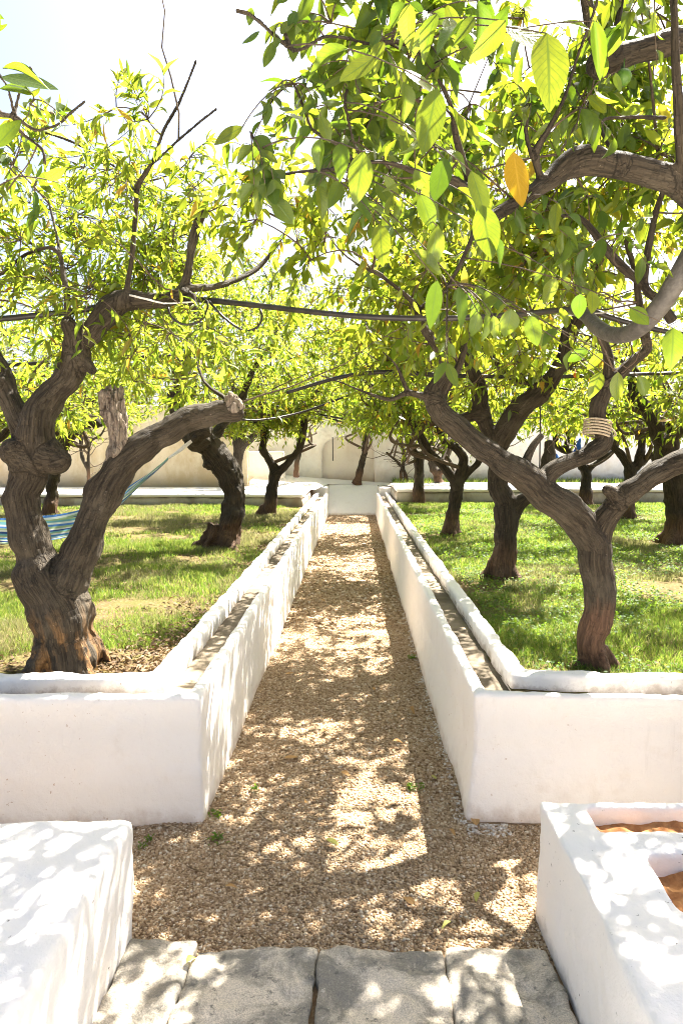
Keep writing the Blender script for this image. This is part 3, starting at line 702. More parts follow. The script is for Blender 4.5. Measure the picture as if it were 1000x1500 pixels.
# ---- right front tree: clean Y fork
D = 3.38
t = Tree('forked_tree', 'citrus tree forking low into a wide Y, at the near corner of right lawn', lawnpt(870, 980), M['bark_b'], M['leaf_citrus']); t.thick = .78
t.limb([(870, 1000, D, 62), (869, 960, D, 54), (871, 900, D, 53), (874, 862, D, 57), (869, 825, D, 57), (866, 795, D, 60), (842, 760, D-.02, 60), (815, 735, D-.04, 56), (785, 712, D-.06, 54), (752, 688, D-.08, 52), (722, 668, D-.08, 48), (690, 652, D-.08, 46), (664, 626, D-.06, 42), (645, 602, D-.05, 38), (634, 580, D-.05, 34), (641, 560, D-.04, 27), (651, 540, D-.03, 22), (642, 515, D-.03, 20), (624, 488, D-.05, 18), (613, 466, D-.07, 18), (611, 452, D-.08, 15), (595, 432, D-.1, 10), (560, 405, D-.15, 8), (520, 385, D-.2, 6)])
t.limb([(867, 810, D, 52), (880, 775, D, 48), (896, 745, D-.03, 48), (912, 724, D-.05, 44), (945, 702, D-.08, 42), (1000, 676, D-.1, 42), (1060, 635, D-.1, 38), (1120, 560, D-.05, 32), (1150, 470, D, 26)])
t.limb([(905, 735, D-.05, 34), (895, 722, D-.08, 24), (888, 717, D-.1, 20)])
t.limb([(790, 712, D-.05, 38), (806, 692, D-.05, 36), (834, 678, D-.04, 34), (861, 665, D-.02, 33), (880, 650, D, 33), (882, 636, D, 32), (875, 620, D, 30), (874, 602, D, 29), (881, 580, D+.01, 29), (889, 560, D+.01, 29), (890, 540, D+.02, 22), (889, 515, D+.03, 19), (880, 490, D+.05, 17), (868, 450, D+.08, 14), (872, 400, D+.1, 10), (880, 350, D+.1, 7)])
t.limb([(888, 565, D+.01, 22), (908, 548, D, 22), (927, 528, D, 20), (946, 512, D, 18), (943, 490, D, 17), (938, 450, D, 14), (930, 400, D+.02, 12), (915, 350, D+.05, 9)])
t.limb([(762, 692, D-.06, 24), (770, 672, D-.05, 17), (780, 652, D-.04, 15), (793, 638, D-.02, 13)])
t.limb([(638, 585, D-.05, 22), (618, 580, D-.05, 15), (596, 576, D-.05, 12), (574, 585, D-.02, 9), (545, 578, D, 7), (500, 560, D+.05, 5), (470, 550, D+.1, 4)])
t.limb([(597, 577, D-.05, 10), (587, 550, D-.05, 8), (578, 532, D-.05, 6), (560, 515, D-.02, 4)])
t.limb([(642, 592, D-.05, 24), (650, 575, D, 18), (662, 552, D+.02, 16), (672, 535, D+.05, 13), (690, 490, D+.1, 10), (720, 450, D+.1, 8)])
t.limb([(612, 455, D-.08, 10), (630, 440, D-.06, 8), (650, 428, D-.03, 6), (680, 380, D, 5)])
t.wood(.0075, .8, 5, .04)
t.crown([((1.25, 3.6, 2.75), (1.15, 1.0, .55), 66), ((.55, 3.7, 2.6), (.7, .8, .45), 36), ((1.1, 3.5, 3.45), (1.1, .9, .5), 34), ((1.5, 4.0, 4.0), (1.2, .8, .5), 18), ((-.12, 3.25, 2.72), (.42, .4, .28), 4), ((.35, 4.2, 2.35), (.5, .5, .2), 12)], L=.088, W=.036, ntw=5, tl=.22, nl=10, br=.008)
t.crown([((-.12, 3.22, 2.70), (.46, .36, .26), 12), ((.95, 3.4, 2.72), (.45, .35, .3), 7), ((-.55, 3.4, 2.72), (.35, .3, .2), 6)], L=.088, W=.036, ntw=5, tl=.2, nl=9, br=.008, gate=None, bare=0)
nleaf += t.done()

# ---- second right tree
D = 5.8
t = Tree('citrus_tree', 'sturdy citrus tree behind the Y forked tree, trunk split low in two', lawnpt(735, 848), M['bark'], M['leaf_citrus']); t.thick = .76
t.limb([(733, 860, D, 56), (735, 835, D, 48), (739, 795, D, 44), (741, 765, D, 46), (738, 740, D, 42), (731, 710, D, 33), (727, 675, D, 31), (722, 645, D, 31), (712, 622, D, 31), (703, 595, D, 34), (703, 575, D, 30), (697, 552, D, 24), (688, 530, D, 22), (676, 490, D, 20), (655, 450, D-.1, 18), (640, 415, D-.2, 12)])
t.limb([(742, 765, D, 36), (760, 742, D, 30), (782, 722, D, 28), (800, 690, D, 26), (806, 650, D+.1, 22)])
t.limb([(724, 655, D, 38), (738, 633, D-.05, 40), (759, 602, D-.1, 40), (784, 581, D-.15, 38), (804, 563, D-.2, 36), (817, 540, D-.22, 30), (829, 508, D-.25, 28), (844, 470, D-.3, 26), (856, 444, D-.3, 22), (864, 420, D-.3, 18), (880, 370, D-.3, 12)])
t.limb([(708, 610, D, 26), (684, 610, D-.05, 20), (663, 611, D-.1, 18), (652, 596, D-.15, 16), (640, 570, D-.2, 12)])
t.limb([(800, 568, D-.2, 16), (770, 560, D, 10), (748, 555, D+.1, 12), (720, 520, D+.2, 10)])
t.wood(.011, 1.0, 4, .08)
t.crown([((1.35, 5.9, 2.75), (1.4, 1.3, .65), 96), ((.6, 5.9, 2.7), (.8, 1.2, .5), 46), ((1.3, 6.0, 3.5), (1.2, 1.2, .5), 56), ((1.8, 6.2, 4.2), (1.3, 1.0, .5), 30)], L=.095, W=.036, ntw=5, tl=.26, nl=9, br=.010)
t.crown([((.30, 5.5, 2.75), (.5, 1.0, .35), 26)], L=.095, W=.036, ntw=5, tl=.24, nl=9, br=.010, gate=None, bare=4)
nleaf += t.done()

# ---- further right trees
def quick(label, base, bark, leaf, limbs, blobs, voxel=.016, L=.10, W=.038, templ='far', ntw=5, nl=9, tl=.28, name='citrus_tree', **kw):
    global nleaf
    t = Tree(name, label, base, bark, leaf); t.thick = .82
    for l in limbs: t.limb(l)
    blobs = [((c[0], c[1], c[2]-.25), r, int(n*.95)) for c, r, n in blobs]+[((c[0], c[1], c[2]-r[2]*.75-.24), (r[0]*.95, r[1]*.9, .27), int(n*.6)) for c, r, n in blobs if c[2] < 3.45]
    t.wood(voxel, 1.0, 3, .08)
    zz = t.sk[:, 2]; lo, hi = zz.min()+.38*(zz.max()-zz.min()), zz.min()+.85*(zz.max()-zz.min()); ok = np.where((zz > lo) & (zz < hi))[0]
    for k in range(7):
        c, r, _ = blobs[k % len(blobs)]; a = t.sk[rng.choice(ok)]; b = np.array(c)+rng.uniform(-.75, .75, 3)*np.array(r); l = np.linalg.norm(b-a)
        if l > 2.2: b = a+(b-a)*2.2/l; l = 2.2
        q = a+(b-a)*np.linspace(0, 1, 5)[:, None]+np.vstack([np.zeros(3), rng.normal(size=(3, 3))*.11*l, np.zeros(3)]); q = catmull(q, .07)
        t.twig(q, min(.034, .4*np.median(t.rad)+.008), .009, 7)
    t.crown(blobs, L=L, W=W, ntw=ntw, nl=nl, tl=tl, br=.015, bare=22, **kw); nleaf += t.done(templ)
    return t
D = 8.73
quick('slim citrus tree beside the right channel, third along the row from the Y fork', lawnpt(662, 785), M['bark'], M['leaf_far'],
      [[(660, 795, D, 38), (662, 770, D, 28), (666, 735, D, 22), (668, 712, D, 22), (660, 696, D, 16), (642, 677, D, 14), (622, 652, D, 13), (610, 632, D, 13), (596, 610, D, 12), (581, 596, D, 10), (570, 560, D, 7)],
       [(668, 715, D, 20), (674, 697, D, 17), (679, 672, D, 16), (668, 656, D, 15), (652, 650, D, 14), (645, 635, D, 12), (643, 612, D, 11), (650, 580, D, 8)],
       [(670, 710, D, 16), (684, 694, D, 13), (700, 678, D, 12), (710, 650, D, 10), (716, 610, D, 7)],
       [(581, 597, D, 9), (578, 580, D, 7), (560, 570, D, 5)]],
      [((1.2, 8.9, 2.9), (1.4, 1.7, .75), 100), ((.4, 8.8, 2.9), (.6, 1.7, .5), 60), ((1.4, 9.0, 3.7), (1.2, 1.4, .5), 40)])
D = 14.3
quick('straight dark trunk against the far wall, where right channel meets the raised walk', (*lawnpt(613, 733)[:2]-np.array([0, .6]), LAWN), M['bark'], M['leaf_far'],
      [[(613, 737, D-.5, 22), (613, 700, D-.5, 18), (614, 672, D-.5, 17), (606, 662, D-.5, 11), (596, 640, D-.5, 10), (586, 615, D-.5, 8), (578, 590, D-.5, 6)],
       [(616, 675, D-.5, 12), (625, 655, D-.5, 10), (637, 640, D-.5, 9), (642, 610, D-.5, 6)]],
      [((1.3, 12.8, 3.1), (1.5, 1.9, .85), 84), ((.5, 12.4, 3.1), (.7, 1.9, .5), 44)], voxel=.022, L=.12, W=.045)
D = 8.14
quick('stout citrus trunk with reddish base at the right edge of the lawn', lawnpt(993, 795), M['bark'], M['leaf_far'],
      [[(993, 805, D, 52), (993, 780, D, 42), (991, 730, D, 40), (986, 700, D, 40), (978, 672, D, 38), (970, 648, D, 34), (962, 625, D, 26), (950, 604, D, 22), (934, 587, D, 20), (925, 560, D, 16), (930, 520, D, 10)],
       [(980, 668, D, 28), (985, 632, D, 26), (1000, 612, D, 26), (1030, 580, D, 22), (1050, 530, D, 14)],
       [(975, 655, D, 20), (985, 640, D-.3, 18), (1000, 628, D-.6, 15)],
       [(968, 640, D, 14), (975, 610, D+.2, 10), (990, 590, D+.3, 8)]],
      [((3.7, 8.1, 2.85), (1.5, 1.4, .75), 70)])
D = 13.6
quick('dark citrus trunk in the back row, below the rope tied branch', (*P(857, 745, D)[:2], LAWN), M['bark'], M['leaf_far'],
      [[(857, 746, D, 24), (857, 715, D, 19), (857, 690, D, 18), (842, 668, D, 12), (816, 655, D, 11), (813, 638, D, 9), (808, 620, D, 8), (815, 590, D, 6)],
       [(858, 690, D, 14), (868, 682, D, 11), (886, 668, D, 10), (902, 655, D, 9), (905, 620, D, 7), (890, 590, D, 6)],
       [(838, 663, D, 9), (830, 655, D, 8), (831, 630, D, 8), (832, 600, D, 7)],
       [(832, 605, D, 6), (845, 605, D, 6), (858, 612, D, 6), (862, 590, D, 5)]],
      [((4.6, 13.5, 3.0), (1.6, 1.4, .8), 70)], voxel=.022, L=.12, W=.045)
D = 10.8
quick('dark forked tree between the Y fork and the far wall, partly hidden by its limb', (*P(918, 762, D)[:2], LAWN), M['bark'], M['leaf_far'],
      [[(917, 764, D, 30), (919, 735, D, 22), (923, 705, D, 21), (922, 690, D, 20), (912, 670, D, 15), (899, 654, D, 13), (893, 635, D, 13), (886, 612, D, 11), (875, 590, D, 8)],
       [(924, 692, D, 16), (936, 674, D, 15), (941, 645, D, 14), (936, 622, D, 13), (925, 608, D, 12), (922, 580, D, 9)],
       [(930, 685, D, 13), (950, 670, D, 12), (968, 656, D, 11), (985, 620, D, 8)]],
      [((4.3, 10.8, 2.95), (1.5, 1.3, .75), 70)], voxel=.02, L=.11, W=.042)
# crowns whose trunks stand just outside the frame
quick('citrus tree at the right edge whose trunk stands out of view, branches only', (4.0, 5.2, LAWN), M['bark'], M['leaf_far'],
      [[('w', 4.0, 5.2, .45, .12), ('w', 3.95, 5.2, 1.1, .095), ('w', 3.6, 5.1, 1.7, .07), ('w', 3.1, 5.1, 2.2, .045), ('w', 2.8, 5.1, 2.6, .03)], [('w', 3.95, 5.2, 1.1, .08), ('w', 4.3, 5.4, 1.9, .05), ('w', 4.4, 5.4, 2.5, .03)]],
      [((3.5, 5.3, 2.85), (1.3, 1.2, .7), 50), ((3.2, 5.2, 3.7), (1.2, 1.0, .6), 36)], templ='mid')

# ---- left trees
D = 7.62
t = Tree('leaning_tree', 'dark thick leaning trunk on the left lawn with cut top, hammock tied to it', lawnpt(328, 802), M['bark'], M['leaf_peach'])
t.limb([(322, 815, D, 62), (330, 795, D, 48), (340, 765, D, 40), (344, 735, D, 40), (337, 705, D, 39), (321, 675, D, 41), (303, 652, D, 40), (284, 640, D, 34), (268, 622, D, 26), (256, 600, D, 18), (254, 575, D, 17), (262, 560, D, 15), (275, 520, D, 12), (270, 470, D, 8)])
t.limb([(300, 652, D, 36), (288, 640, D-.3, 34), (300, 632, D-.35, 26), (306, 632, D-.36, 24)])
t.limb([(258, 590, D, 18), (272, 580, D-.05, 22), (282, 572, D-.05, 20)])
t.limb([(300, 650, D, 22), (330, 620, D+.2, 14), (352, 585, D+.3, 12), (372, 540, D+.3, 9), (400, 500, D+.3, 6)])
t.limb([(330, 808, D, 26), (348, 806, D, 20)])
t.wood(.012, 1.3, 3, .1)
t.crown([((-1.6, 7.6, 2.7), (1.5, 1.4, .7), 84), ((-.9, 7.6, 2.75), (.8, 1.2, .5), 34), ((-1.7, 7.8, 3.4), (1.2, 1.0, .35), 34)], L=.10, W=.026, ntw=6, tl=.27, nl=10, br=.010); nleaf += t.done()
D = 11.2
quick('pale slim Y forked tree beside the left channel, near the raised walk', lawnpt(392, 757), M['bark'], M['leaf_peach'],
      [[(390, 765, D, 32), (394, 745, D, 24), (398, 718, D, 21), (403, 692, D, 21), (394, 674, D, 14), (384, 658, D, 13), (389, 640, D, 12), (384, 624, D, 12), (366, 612, D, 11), (350, 595, D, 9), (340, 560, D, 6)],
       [(403, 695, D, 18), (420, 680, D, 15), (436, 660, D, 14), (443, 638, D, 13), (446, 612, D, 13), (456, 590, D, 10), (472, 560, D, 7)],
       [(446, 615, D, 10), (440, 590, D, 8), (430, 560, D, 6)]],
      [((-1.45, 11.2, 2.9), (1.5, 1.5, .75), 72), ((-.7, 11.0, 2.6), (.7, 1.1, .35), 26), ((-1.2, 11.4, 3.9), (1.2, 1.2, .5), 40)], voxel=.02, L=.115, W=.034, ntw=6)
D = 11.3
quick('dark tree seen between the twin stems of the twisted trunk', lawnpt(73, 756), M['bark'], M['leaf_peach'],
      [[(73, 762, D, 30), (75, 735, D, 22), (78, 700, D, 21), (90, 662, D, 20), (88, 640, D, 16), (82, 620, D, 15), (78, 590, D, 10)],
       [(92, 655, D, 16), (110, 632, D, 15), (126, 620, D-.1, 18), (146, 618, D-.2, 20)],
       [(95, 655, D, 14), (120, 620, D+.3, 11), (140, 580, D+.3, 8)]],
      [((-5.0, 11.3, 2.9), (1.7, 1.4, .75), 58)], voxel=.02, L=.115, W=.034, ntw=6)
D = 15.0
quick('knobbly pollarded trunk on the raised walk, before the ochre wall end', P(346, 716, D), M['bark'], M['leaf_peach'],
      [[(346, 720, D, 20), (347, 690, D, 17), (349, 662, D, 20), (352, 645, D, 24), (338, 632, D, 14), (326, 618, D, 12), (322, 580, D, 8)],
       [(354, 650, D, 18), (375, 637, D, 11), (393, 620, D, 9), (410, 600, D, 7)]],
      [((-2.6, 15.0, 3.1), (1.6, 1.2, .8), 44)], voxel=.024, L=.13, W=.038)
quick('thin dark sapling forking in a V before the ochre wall', P(129, 708, 14.5), M['bark'], M['leaf_peach'],
      [[(129, 712, 14.5, 8), (129, 690, 14.5, 7), (121, 672, 14.5, 6), (118, 645, 14.5, 5), (123, 620, 14.5, 4)], [(129, 692, 14.5, 6), (130, 660, 14.5, 5), (134, 645, 14.5, 5), (150, 634, 14.5, 4), (160, 600, 14.5, 3)]],
      [((-6.0, 14.5, 3.0), (1.5, 1.0, .7), 34)], voxel=.015, L=.13, W=.038)
quick('dark limbed tree at the left edge, its trunk out of view', (-4.35, 7.6, LAWN), M['bark'], M['leaf_peach'],
      [[('w', -4.35, 7.6, .45, .14), ('w', -4.3, 7.6, 1.2, .11), ('w', -4.1, 7.6, 1.65, .07), ('w', -3.85, 7.55, 1.85, .05), ('w', -3.7, 7.5, 2.3, .035)], [('w', -4.3, 7.6, 1.2, .08), ('w', -4.7, 7.7, 2.1, .05), ('w', -4.6, 7.7, 2.6, .03)]],
      [((-4.2, 7.6, 2.75), (1.4, 1.3, .7), 54)], templ='mid', L=.10, W=.028, ntw=6)
quick('slender yellow green crown at the left edge, close behind the twisted trunk', (-3.9, 4.9, LAWN), M['bark'], M['leaf_peach'],
      [[('w', -3.9, 4.9, .45, .12), ('w', -3.8, 4.9, 1.2, .09), ('w', -3.4, 4.9, 1.9, .06), ('w', -3.0, 4.9, 2.4, .035)]],
      [((-3.0, 5.0, 2.65), (1.0, 1.0, .6), 34)], templ='mid', L=.09, W=.023, ntw=6)
# along the far wall
quick('thin trunk standing before the arched niche', P(525, 706, 17.6), M['bark'], M['leaf_far'],
      [[(523, 708, 17.6, 18), (527, 690, 17.6, 12), (533, 665, 17.6, 10), (536, 630, 17.6, 9), (540, 600, 17.6, 7)]],
      [((.35, 17.2, 3.4), (1.3, .7, .8), 34)], voxel=.02, L=.14, W=.05)
quick('bare crooked sapling leaning on the far wall, right of the niche', P(594, 709, 17.6), M['bark'], M['leaf_far'],
      [[(595, 712, 17.6, 7), (592, 690, 17.6, 6), (583, 678, 17.6, 5), (566, 663, 17.6, 4)], [(591, 690, 17.6, 5), (590, 665, 17.6, 5), (585, 640, 17.6, 4)], [(587, 708, 17.4, 6), (589, 680, 17.4, 5), (600, 668, 17.4, 4)]],
      [((1.9, 17.2, 3.5), (1.3, .7, .7), 26)], voxel=.015, L=.14, W=.05)
quick('leaning trunk at the far wall foot, seen right behind the slim tree by the channel', P(642, 707, 16.7), M['bark'], M['leaf_far'],
      [[(644, 710, 16.7, 18), (638, 695, 16.7, 15), (634, 682, 16.7, 13), (630, 650, 16.7, 10), (626, 615, 16.7, 7)], [(640, 698, 16.7, 12), (650, 680, 16.7, 9), (657, 660, 16.7, 8), (662, 620, 16.7, 6)]],
      [((2.6, 16.3, 3.3), (1.6, 1.0, .8), 50)], voxel=.02, L=.14, W=.05)
quick('slim dark trunk beside the parapet, behind the pale Y forked tree', P(434, 694, 16.9), M['bark'], M['leaf_peach'],
      [[(433, 698, 16.9, 12), (436, 670, 16.9, 9), (442, 645, 16.9, 8), (445, 610, 16.9, 6)]],
      [((-1.5, 16.8, 3.3), (1.4, .9, .8), 34)], voxel=.02, L=.14, W=.042)
for i, (x, y, z, sx, lab, n) in enumerate([(-6.5, 21.5, 4.3, 2.8, 'bushy tree behind the ochre wall, far left', 60), (-1.0, 22.5, 4.6, 2.6, 'bushy tree over the far wall above the niche', 55), (4.5, 22.0, 4.6, 2.8, 'bushy tree over the far wall behind the right lawn', 60), (9.5, 21.0, 4.6, 2.8, 'bushy tree over the far wall at the right edge', 60)]):
    quick(lab, (x, y, 0), M['bark'], M['leaf_far'], [[('w', x, y, -.05, .2), ('w', x+.1, y, 1.4, .15), ('w', x-.3, y, 2.6, .1), ('w', x-.5, y, 3.6, .05)], [('w', x+.1, y, 1.4, .12), ('w', x+.7, y, 2.8, .07), ('w', x+.9, y, 3.6, .04)]],
          [((x, y, z), (sx, 1.6, 1.9), int(n*1.4))], voxel=.05, L=.19, W=.075, tl=.5, ntw=6, name='garden_tree')

# ---- near overhead trees, trunks outside the frame
t = Tree('overhanging_tree', 'broad leaved citrus tree overhanging the path, thick sawn limbs at upper right', (1.75, 2.5, 0), M['bark'], M['leaf_near']); t.thick = .78
t.limb([('w', 1.75, 2.5, -.1, .13), ('w', 1.72, 2.5, .8, .11), ('w', 1.6, 2.45, 1.6, .10), ('w', 1.42, 2.35, 2.2, .085), (1020, 285, 2.25, 66), (985, 262, 2.2, 50), (940, 248, 2.15, 44), (895, 238, 2.12, 44), (858, 234, 2.1, 50), (830, 242, 2.08, 46), (812, 258, 2.06, 36), (790, 272, 2.04, 32), (765, 288, 2.0, 30), (738, 305, 1.97, 26), (715, 318, 1.95, 24), (702, 300, 1.93, 18), (686, 277, 1.9, 18), (655, 260, 1.88, 16), (622, 258, 1.85, 14), (575, 240, 1.8, 9), (530, 238, 1.75, 8), (480, 248, 1.7, 8), (430, 252, 1.66, 7), (385, 266, 1.62, 5)])
t.limb([('w', 1.45, 2.38, 2.1, .085), (1060, 90, 2.2, 48), (1000, 62, 2.15, 40), (955, 68, 2.12, 40), (905, 82, 2.1, 43), (872, 92, 2.08, 46)])
t.limb([(1005, 275, 2.2, 22), (996, 200, 2.1, 17), (991, 100, 2.0, 15), (986, 0, 1.95, 13), (980, -90, 1.9, 11)])
t.limb([(880, 70, 2.08, 26), (868, 45, 2.05, 24), (862, 15, 2.02, 22), (850, -40, 2.0, 16)])
t.limb([(890, 75, 2.08, 16), (905, 30, 2.1, 12), (912, -20, 2.1, 9)])
t.limb([(790, 262, 2.04, 14), (783, 225, 2.0, 16), (800, 195, 1.98, 11), (825, 145, 1.95, 8), (845, 85, 1.9, 7), (872, 10, 1.85, 6), (885, -60, 1.85, 5)])
t.limb([(778, 228, 2.0, 10), (770, 190, 1.98, 9), (778, 150, 1.95, 6)])
t.limb([(700, 305, 1.93, 14), (680, 240, 1.9, 14), (668, 200, 1.85, 12), (662, 160, 1.8, 10), (645, 120, 1.75, 9), (630, 95, 1.72, 9), (612, 72, 1.7, 10), (585, 60, 1.68, 10), (545, 64, 1.66, 8), (505, 55, 1.64, 6), (475, 53, 1.62, 5), (445, 70, 1.6, 4), (428, 74, 1.58, 3.5)])
t.limb([(430, 73, 1.58, 3.5), (408, 58, 1.56, 3), (385, 35, 1.55, 2.6), (362, 18, 1.54, 2.4), (345, 14, 1.53, 2)])
t.limb([(428, 74, 1.58, 2.6), (422, 60, 1.57, 2), (415, 45, 1.57, 1.6)])
t.limb([(405, 256, 1.64, 3), (388, 232, 1.62, 2.4), (372, 205, 1.6, 2.2), (366, 192, 1.6, 2)])
t.limb([(520, 240, 1.75, 4), (500, 215, 1.72, 3.2), (458, 190, 1.7, 3), (448, 165, 1.7, 2.4), (430, 122, 1.7, 1.8)])
t.limb([(508, 130, 1.68, 2), (505, 150, 1.68, 2.4), (510, 175, 1.7, 3), (520, 215, 1.73, 3), (535, 238, 1.75, 4)])
t.limb([(905, 240, 2.12, 7), (880, 180, 2.2, 7), (920, 172, 2.25, 7), (975, 172, 2.3, 8)])
t.limb([(700, 310, 1.93, 14), (690, 350, 1.92, 10), (672, 390, 1.9, 8), (655, 420, 1.88, 6)])
t.limb([(945, 420, 2.6, 14), (900, 380, 2.6, 15), (880, 355, 2.6, 14), (850, 320, 2.55, 10), (820, 315, 2.5, 6)])
t.limb([(985, 470, 2.6, 20), (965, 440, 2.6, 17), (945, 420, 2.6, 16), (948, 370, 2.6, 14), (960, 310, 2.6, 12), (970, 280, 2.5, 10)])
t.wood(.0055, .8, 3, .05)
def near_keep(p):
    v = p-np.array([0, 0, EYE]); z = v@cf; x, y = 500+F*(v@cr)/z, 750-F*(v@cu)/z
    return not (p[1] < 2.5 and x > 760 and (20 < y < 135 or 190 < y < 330))
thin = t.sk[(t.rad < .022)]
t.crown([((.58, 2.1, 2.62), (.48, .30, .36), 20), ((.18, 1.95, 2.62), (.30, .22, .30), 11), ((-.02, 2.7, 2.75), (.42, .35, .28), 16), ((.85, 2.8, 3.1), (.5, .4, .3), 10), ((.45, 2.7, 2.95), (.5, .35, .4), 14), ((.95, 2.5, 2.45), (.25, .35, .25), 5), ((.2, 1.9, 3.0), (.3, .3, .25), 8), ((1.75, 2.8, 2.75), (.55, .5, .35), 18)],
        L=.078, W=.038, ntw=5, tl=.14, nl=7, droop=.5, br=.006, starts=thin, keep=near_keep, bare=0)
t.crown([((1.85, 2.95, 2.75), (.55, .45, .3), 13), ((1.1, 1.2, 3.2), (.9, .6, .4), 18), ((1.9, 1.6, 3.2), (.6, .9, .45), 18)], L=.098, W=.046, ntw=4, tl=.2, nl=7, droop=.5, br=.008, starts=t.sk[t.rad > .03], gate=None, bare=0, keep=near_keep)
# the lowest, closest leaves: tips of the hanging shoots  (px, py of leaf base, depth, length m, width m, heading in picture degrees from straight down, facing)
HERO = [(800, 48, 1.06, .118, .062, -2, .3), (640, 128, 1.10, .105, .050, 12, .5), (532, 222, 1.18, .082, .046, 8, .3), (740, 30, 1.1, .075, .035, 40, -.5),
        (640, 330, 1.35, .085, .040, 5, .4), (556, 328, 1.3, .082, .040, -3, .4), (690, 250, 1.3, .09, .05, -20, .3), (705, 300, 1.3, .10, .055, -12, .5),
        (715, 345, 1.3, .06, .034, -40, .6), (640, 410, 1.3, .09, .035, 8, .4), (672, 420, 1.35, .08, .03, -6, .5), (700, 458, 1.45, .05, .03, 10, .3),
        (712, 460, 1.45, .055, .028, -4, .4), (722, 462, 1.45, .05, .025, -12, .4), (748, 452, 1.45, .06, .045, 4, .3), (775, 462, 1.45, .065, .04, -18, .3),
        (652, 530, 1.6, .055, .025, 30, .3), (655, 532, 1.6, .06, .032, -22, .4), (880, 545, 1.6, .065, .035, 25, .4), (905, 545, 1.6, .07, .034, -2, .4), (935, 550, 1.6, .06, .032, -30, .4),
        (985, 480, 1.5, .085, .055, 0, .3), (355, 185, 1.6, .075, .045, 60, .4), (372, 200, 1.6, .06, .04, -50, .4), (400, 262, 1.55, .075, .05, -8, .3), (388, 268, 1.55, .07, .04, 25, .4),
        (372, 270, 1.55, .06, .035, 50, .3), (400, 290, 1.55, .07, .045, -40, .4), (430, 128, 1.7, .062, .026, 100, .6), (395, 150, 1.62, .05, .026, 15, .5), (470, 170, 1.68, .06, .035, -20, .5),
        (455, 185, 1.7, .06, .03, 40, .5), (505, 112, 1.68, .055, .025, 65, .5), (500, 150, 1.68, .05, .028, 80, .6), (400, 60, 1.56, .06, .034, 18, .5), (412, 50, 1.56, .055, .03, -150, .5),
        (380, 45, 1.55, .045, .022, 60, .5), (368, 10, 1.54, .035, .02, 10, .3), (425, 42, 1.57, .045, .025, -165, .4), (640, 20, 1.3, .075, .035, 25, .5), (700, 0, 1.25, .08, .04, -15, .4), (870, 30, 1.3, .09, .03, -18, .6),
        (600, 5, 1.35, .07, .04, 5, .4), (560, 60, 1.5, .06, .034, 20, .4), (590, 120, 1.5, .07, .04, -15, .4), (650, 230, 1.35, .085, .05, 10, .4), (615, 285, 1.35, .07, .04, -25, .4), (850, 430, 1.7, .06, .04, 0, .3)]
pos, dr, nm, LL, WW = [], [], [], [], []
HN = np.vstack([t.sk[t.rad < .02], np.array(t.nodes)])
for px, py, Y, L, W, ang, tilt in HERO:
    a = R(ang); p = P(px, py, Y)
    d = np.array([math.sin(-a), rng.uniform(-.35, .35), -math.cos(a)])
    pos.append(p); dr.append(d); nm.append(np.array([rng.uniform(-.5, .5), -1.0, tilt])); LL.append(L); WW.append(W)
    # the shoot it hangs from
    up = p+np.array([rng.uniform(-.03, .03), rng.uniform(.02, .10), rng.uniform(.10, .18)])
    near_i = np.argmin(np.linalg.norm(HN-up, axis=1)+.3*np.maximum(0, p[2]-HN[:, 2])); tgt = HN[near_i]
    if np.linalg.norm(tgt-p) > .03:
        tt = np.linspace(0, 1, 7)[:, None]; up = (p+tgt)/2+np.array([0, 0, .05])
        q = p*(1-tt)**2+up*2*tt*(1-tt)+tgt*tt**2; t.twig(q, .0010, .0020, 5)
        for f in (1, 2, 3):
            for sgn in (0,):
                pos.append(q[f]); dr.append(np.array([rng.uniform(-1, 1), rng.uniform(-.6, .6), -rng.uniform(.2, 1)])); nm.append(np.array([rng.uniform(-.8, .8), rng.uniform(-1, .2), rng.uniform(.2, 1)])); LL.append(L*rng.uniform(.6, .9)); WW.append(W*rng.uniform(.6, .9))
t.lv.append((np.array(pos), np.array(dr), np.array(nm), np.array(LL), np.array(WW)))
nleaf += t.done('near')
V, Fs, uv = leaves_mesh('y', np.array([P(752, 222, 1.5)]), np.array([[.16, 0, -1.0]]), np.array([[.2, -1, .2]]), np.array([.115]), np.array([.062]), 'near')
o = build('yellow_leaf', V, Fs, M['leaf_yellow'], parent=t.root, smooth=True); uv_set(o.data, uv); o['label'] = 'bright yellow hanging leaf'

t = Tree('overhanging_tree', 'broad leaved tree just entering at the upper left corner, one large leaf close by', (-1.75, 2.0, 0), M['bark_b'], M['leaf_near'])
t.limb([('w', -1.75, 2.0, -.1, .10), ('w', -1.7, 2.0, 1.2, .085), ('w', -1.45, 2.0, 2.1, .06), (-40, 165, 1.95, 22), (0, 168, 1.95, 10), (25, 172, 1.95, 8), (50, 190, 1.95, 7), (85, 182, 1.95, 5), (100, 168, 1.95, 4), (125, 147, 1.95, 3)])
t.limb([(20, 172, 1.95, 7), (28, 190, 1.95, 7), (45, 205, 1.95, 6), (62, 218, 1.95, 5), (66, 240, 1.95, 3)])
t.limb([(20, 165, 1.95, 4), (12, 130, 1.9, 3), (0, 110, 1.9, 3), (-20, 80, 1.9, 3)])
t.limb([(22, 165, 1.95, 3.5), (30, 130, 1.95, 2.5), (45, 98, 1.95, 2)])
t.wood(.0055, .8, 3, .04)
t.crown([((-.98, 2.0, 2.55), (.10, .2, .22), 5), ((-1.15, 2.1, 2.95), (.16, .2, .1), 2)], L=.07, W=.030, ntw=3, tl=.13, nl=6, br=.005, starts=t.sk[t.rad < .02], bare=0)
t.crown([((-1.7, 1.5, 3.25), (.6, .8, .35), 18)], L=.085, W=.036, ntw=5, tl=.2, nl=8, br=.01, starts=t.sk[t.rad > .03], gate=None, bare=0)
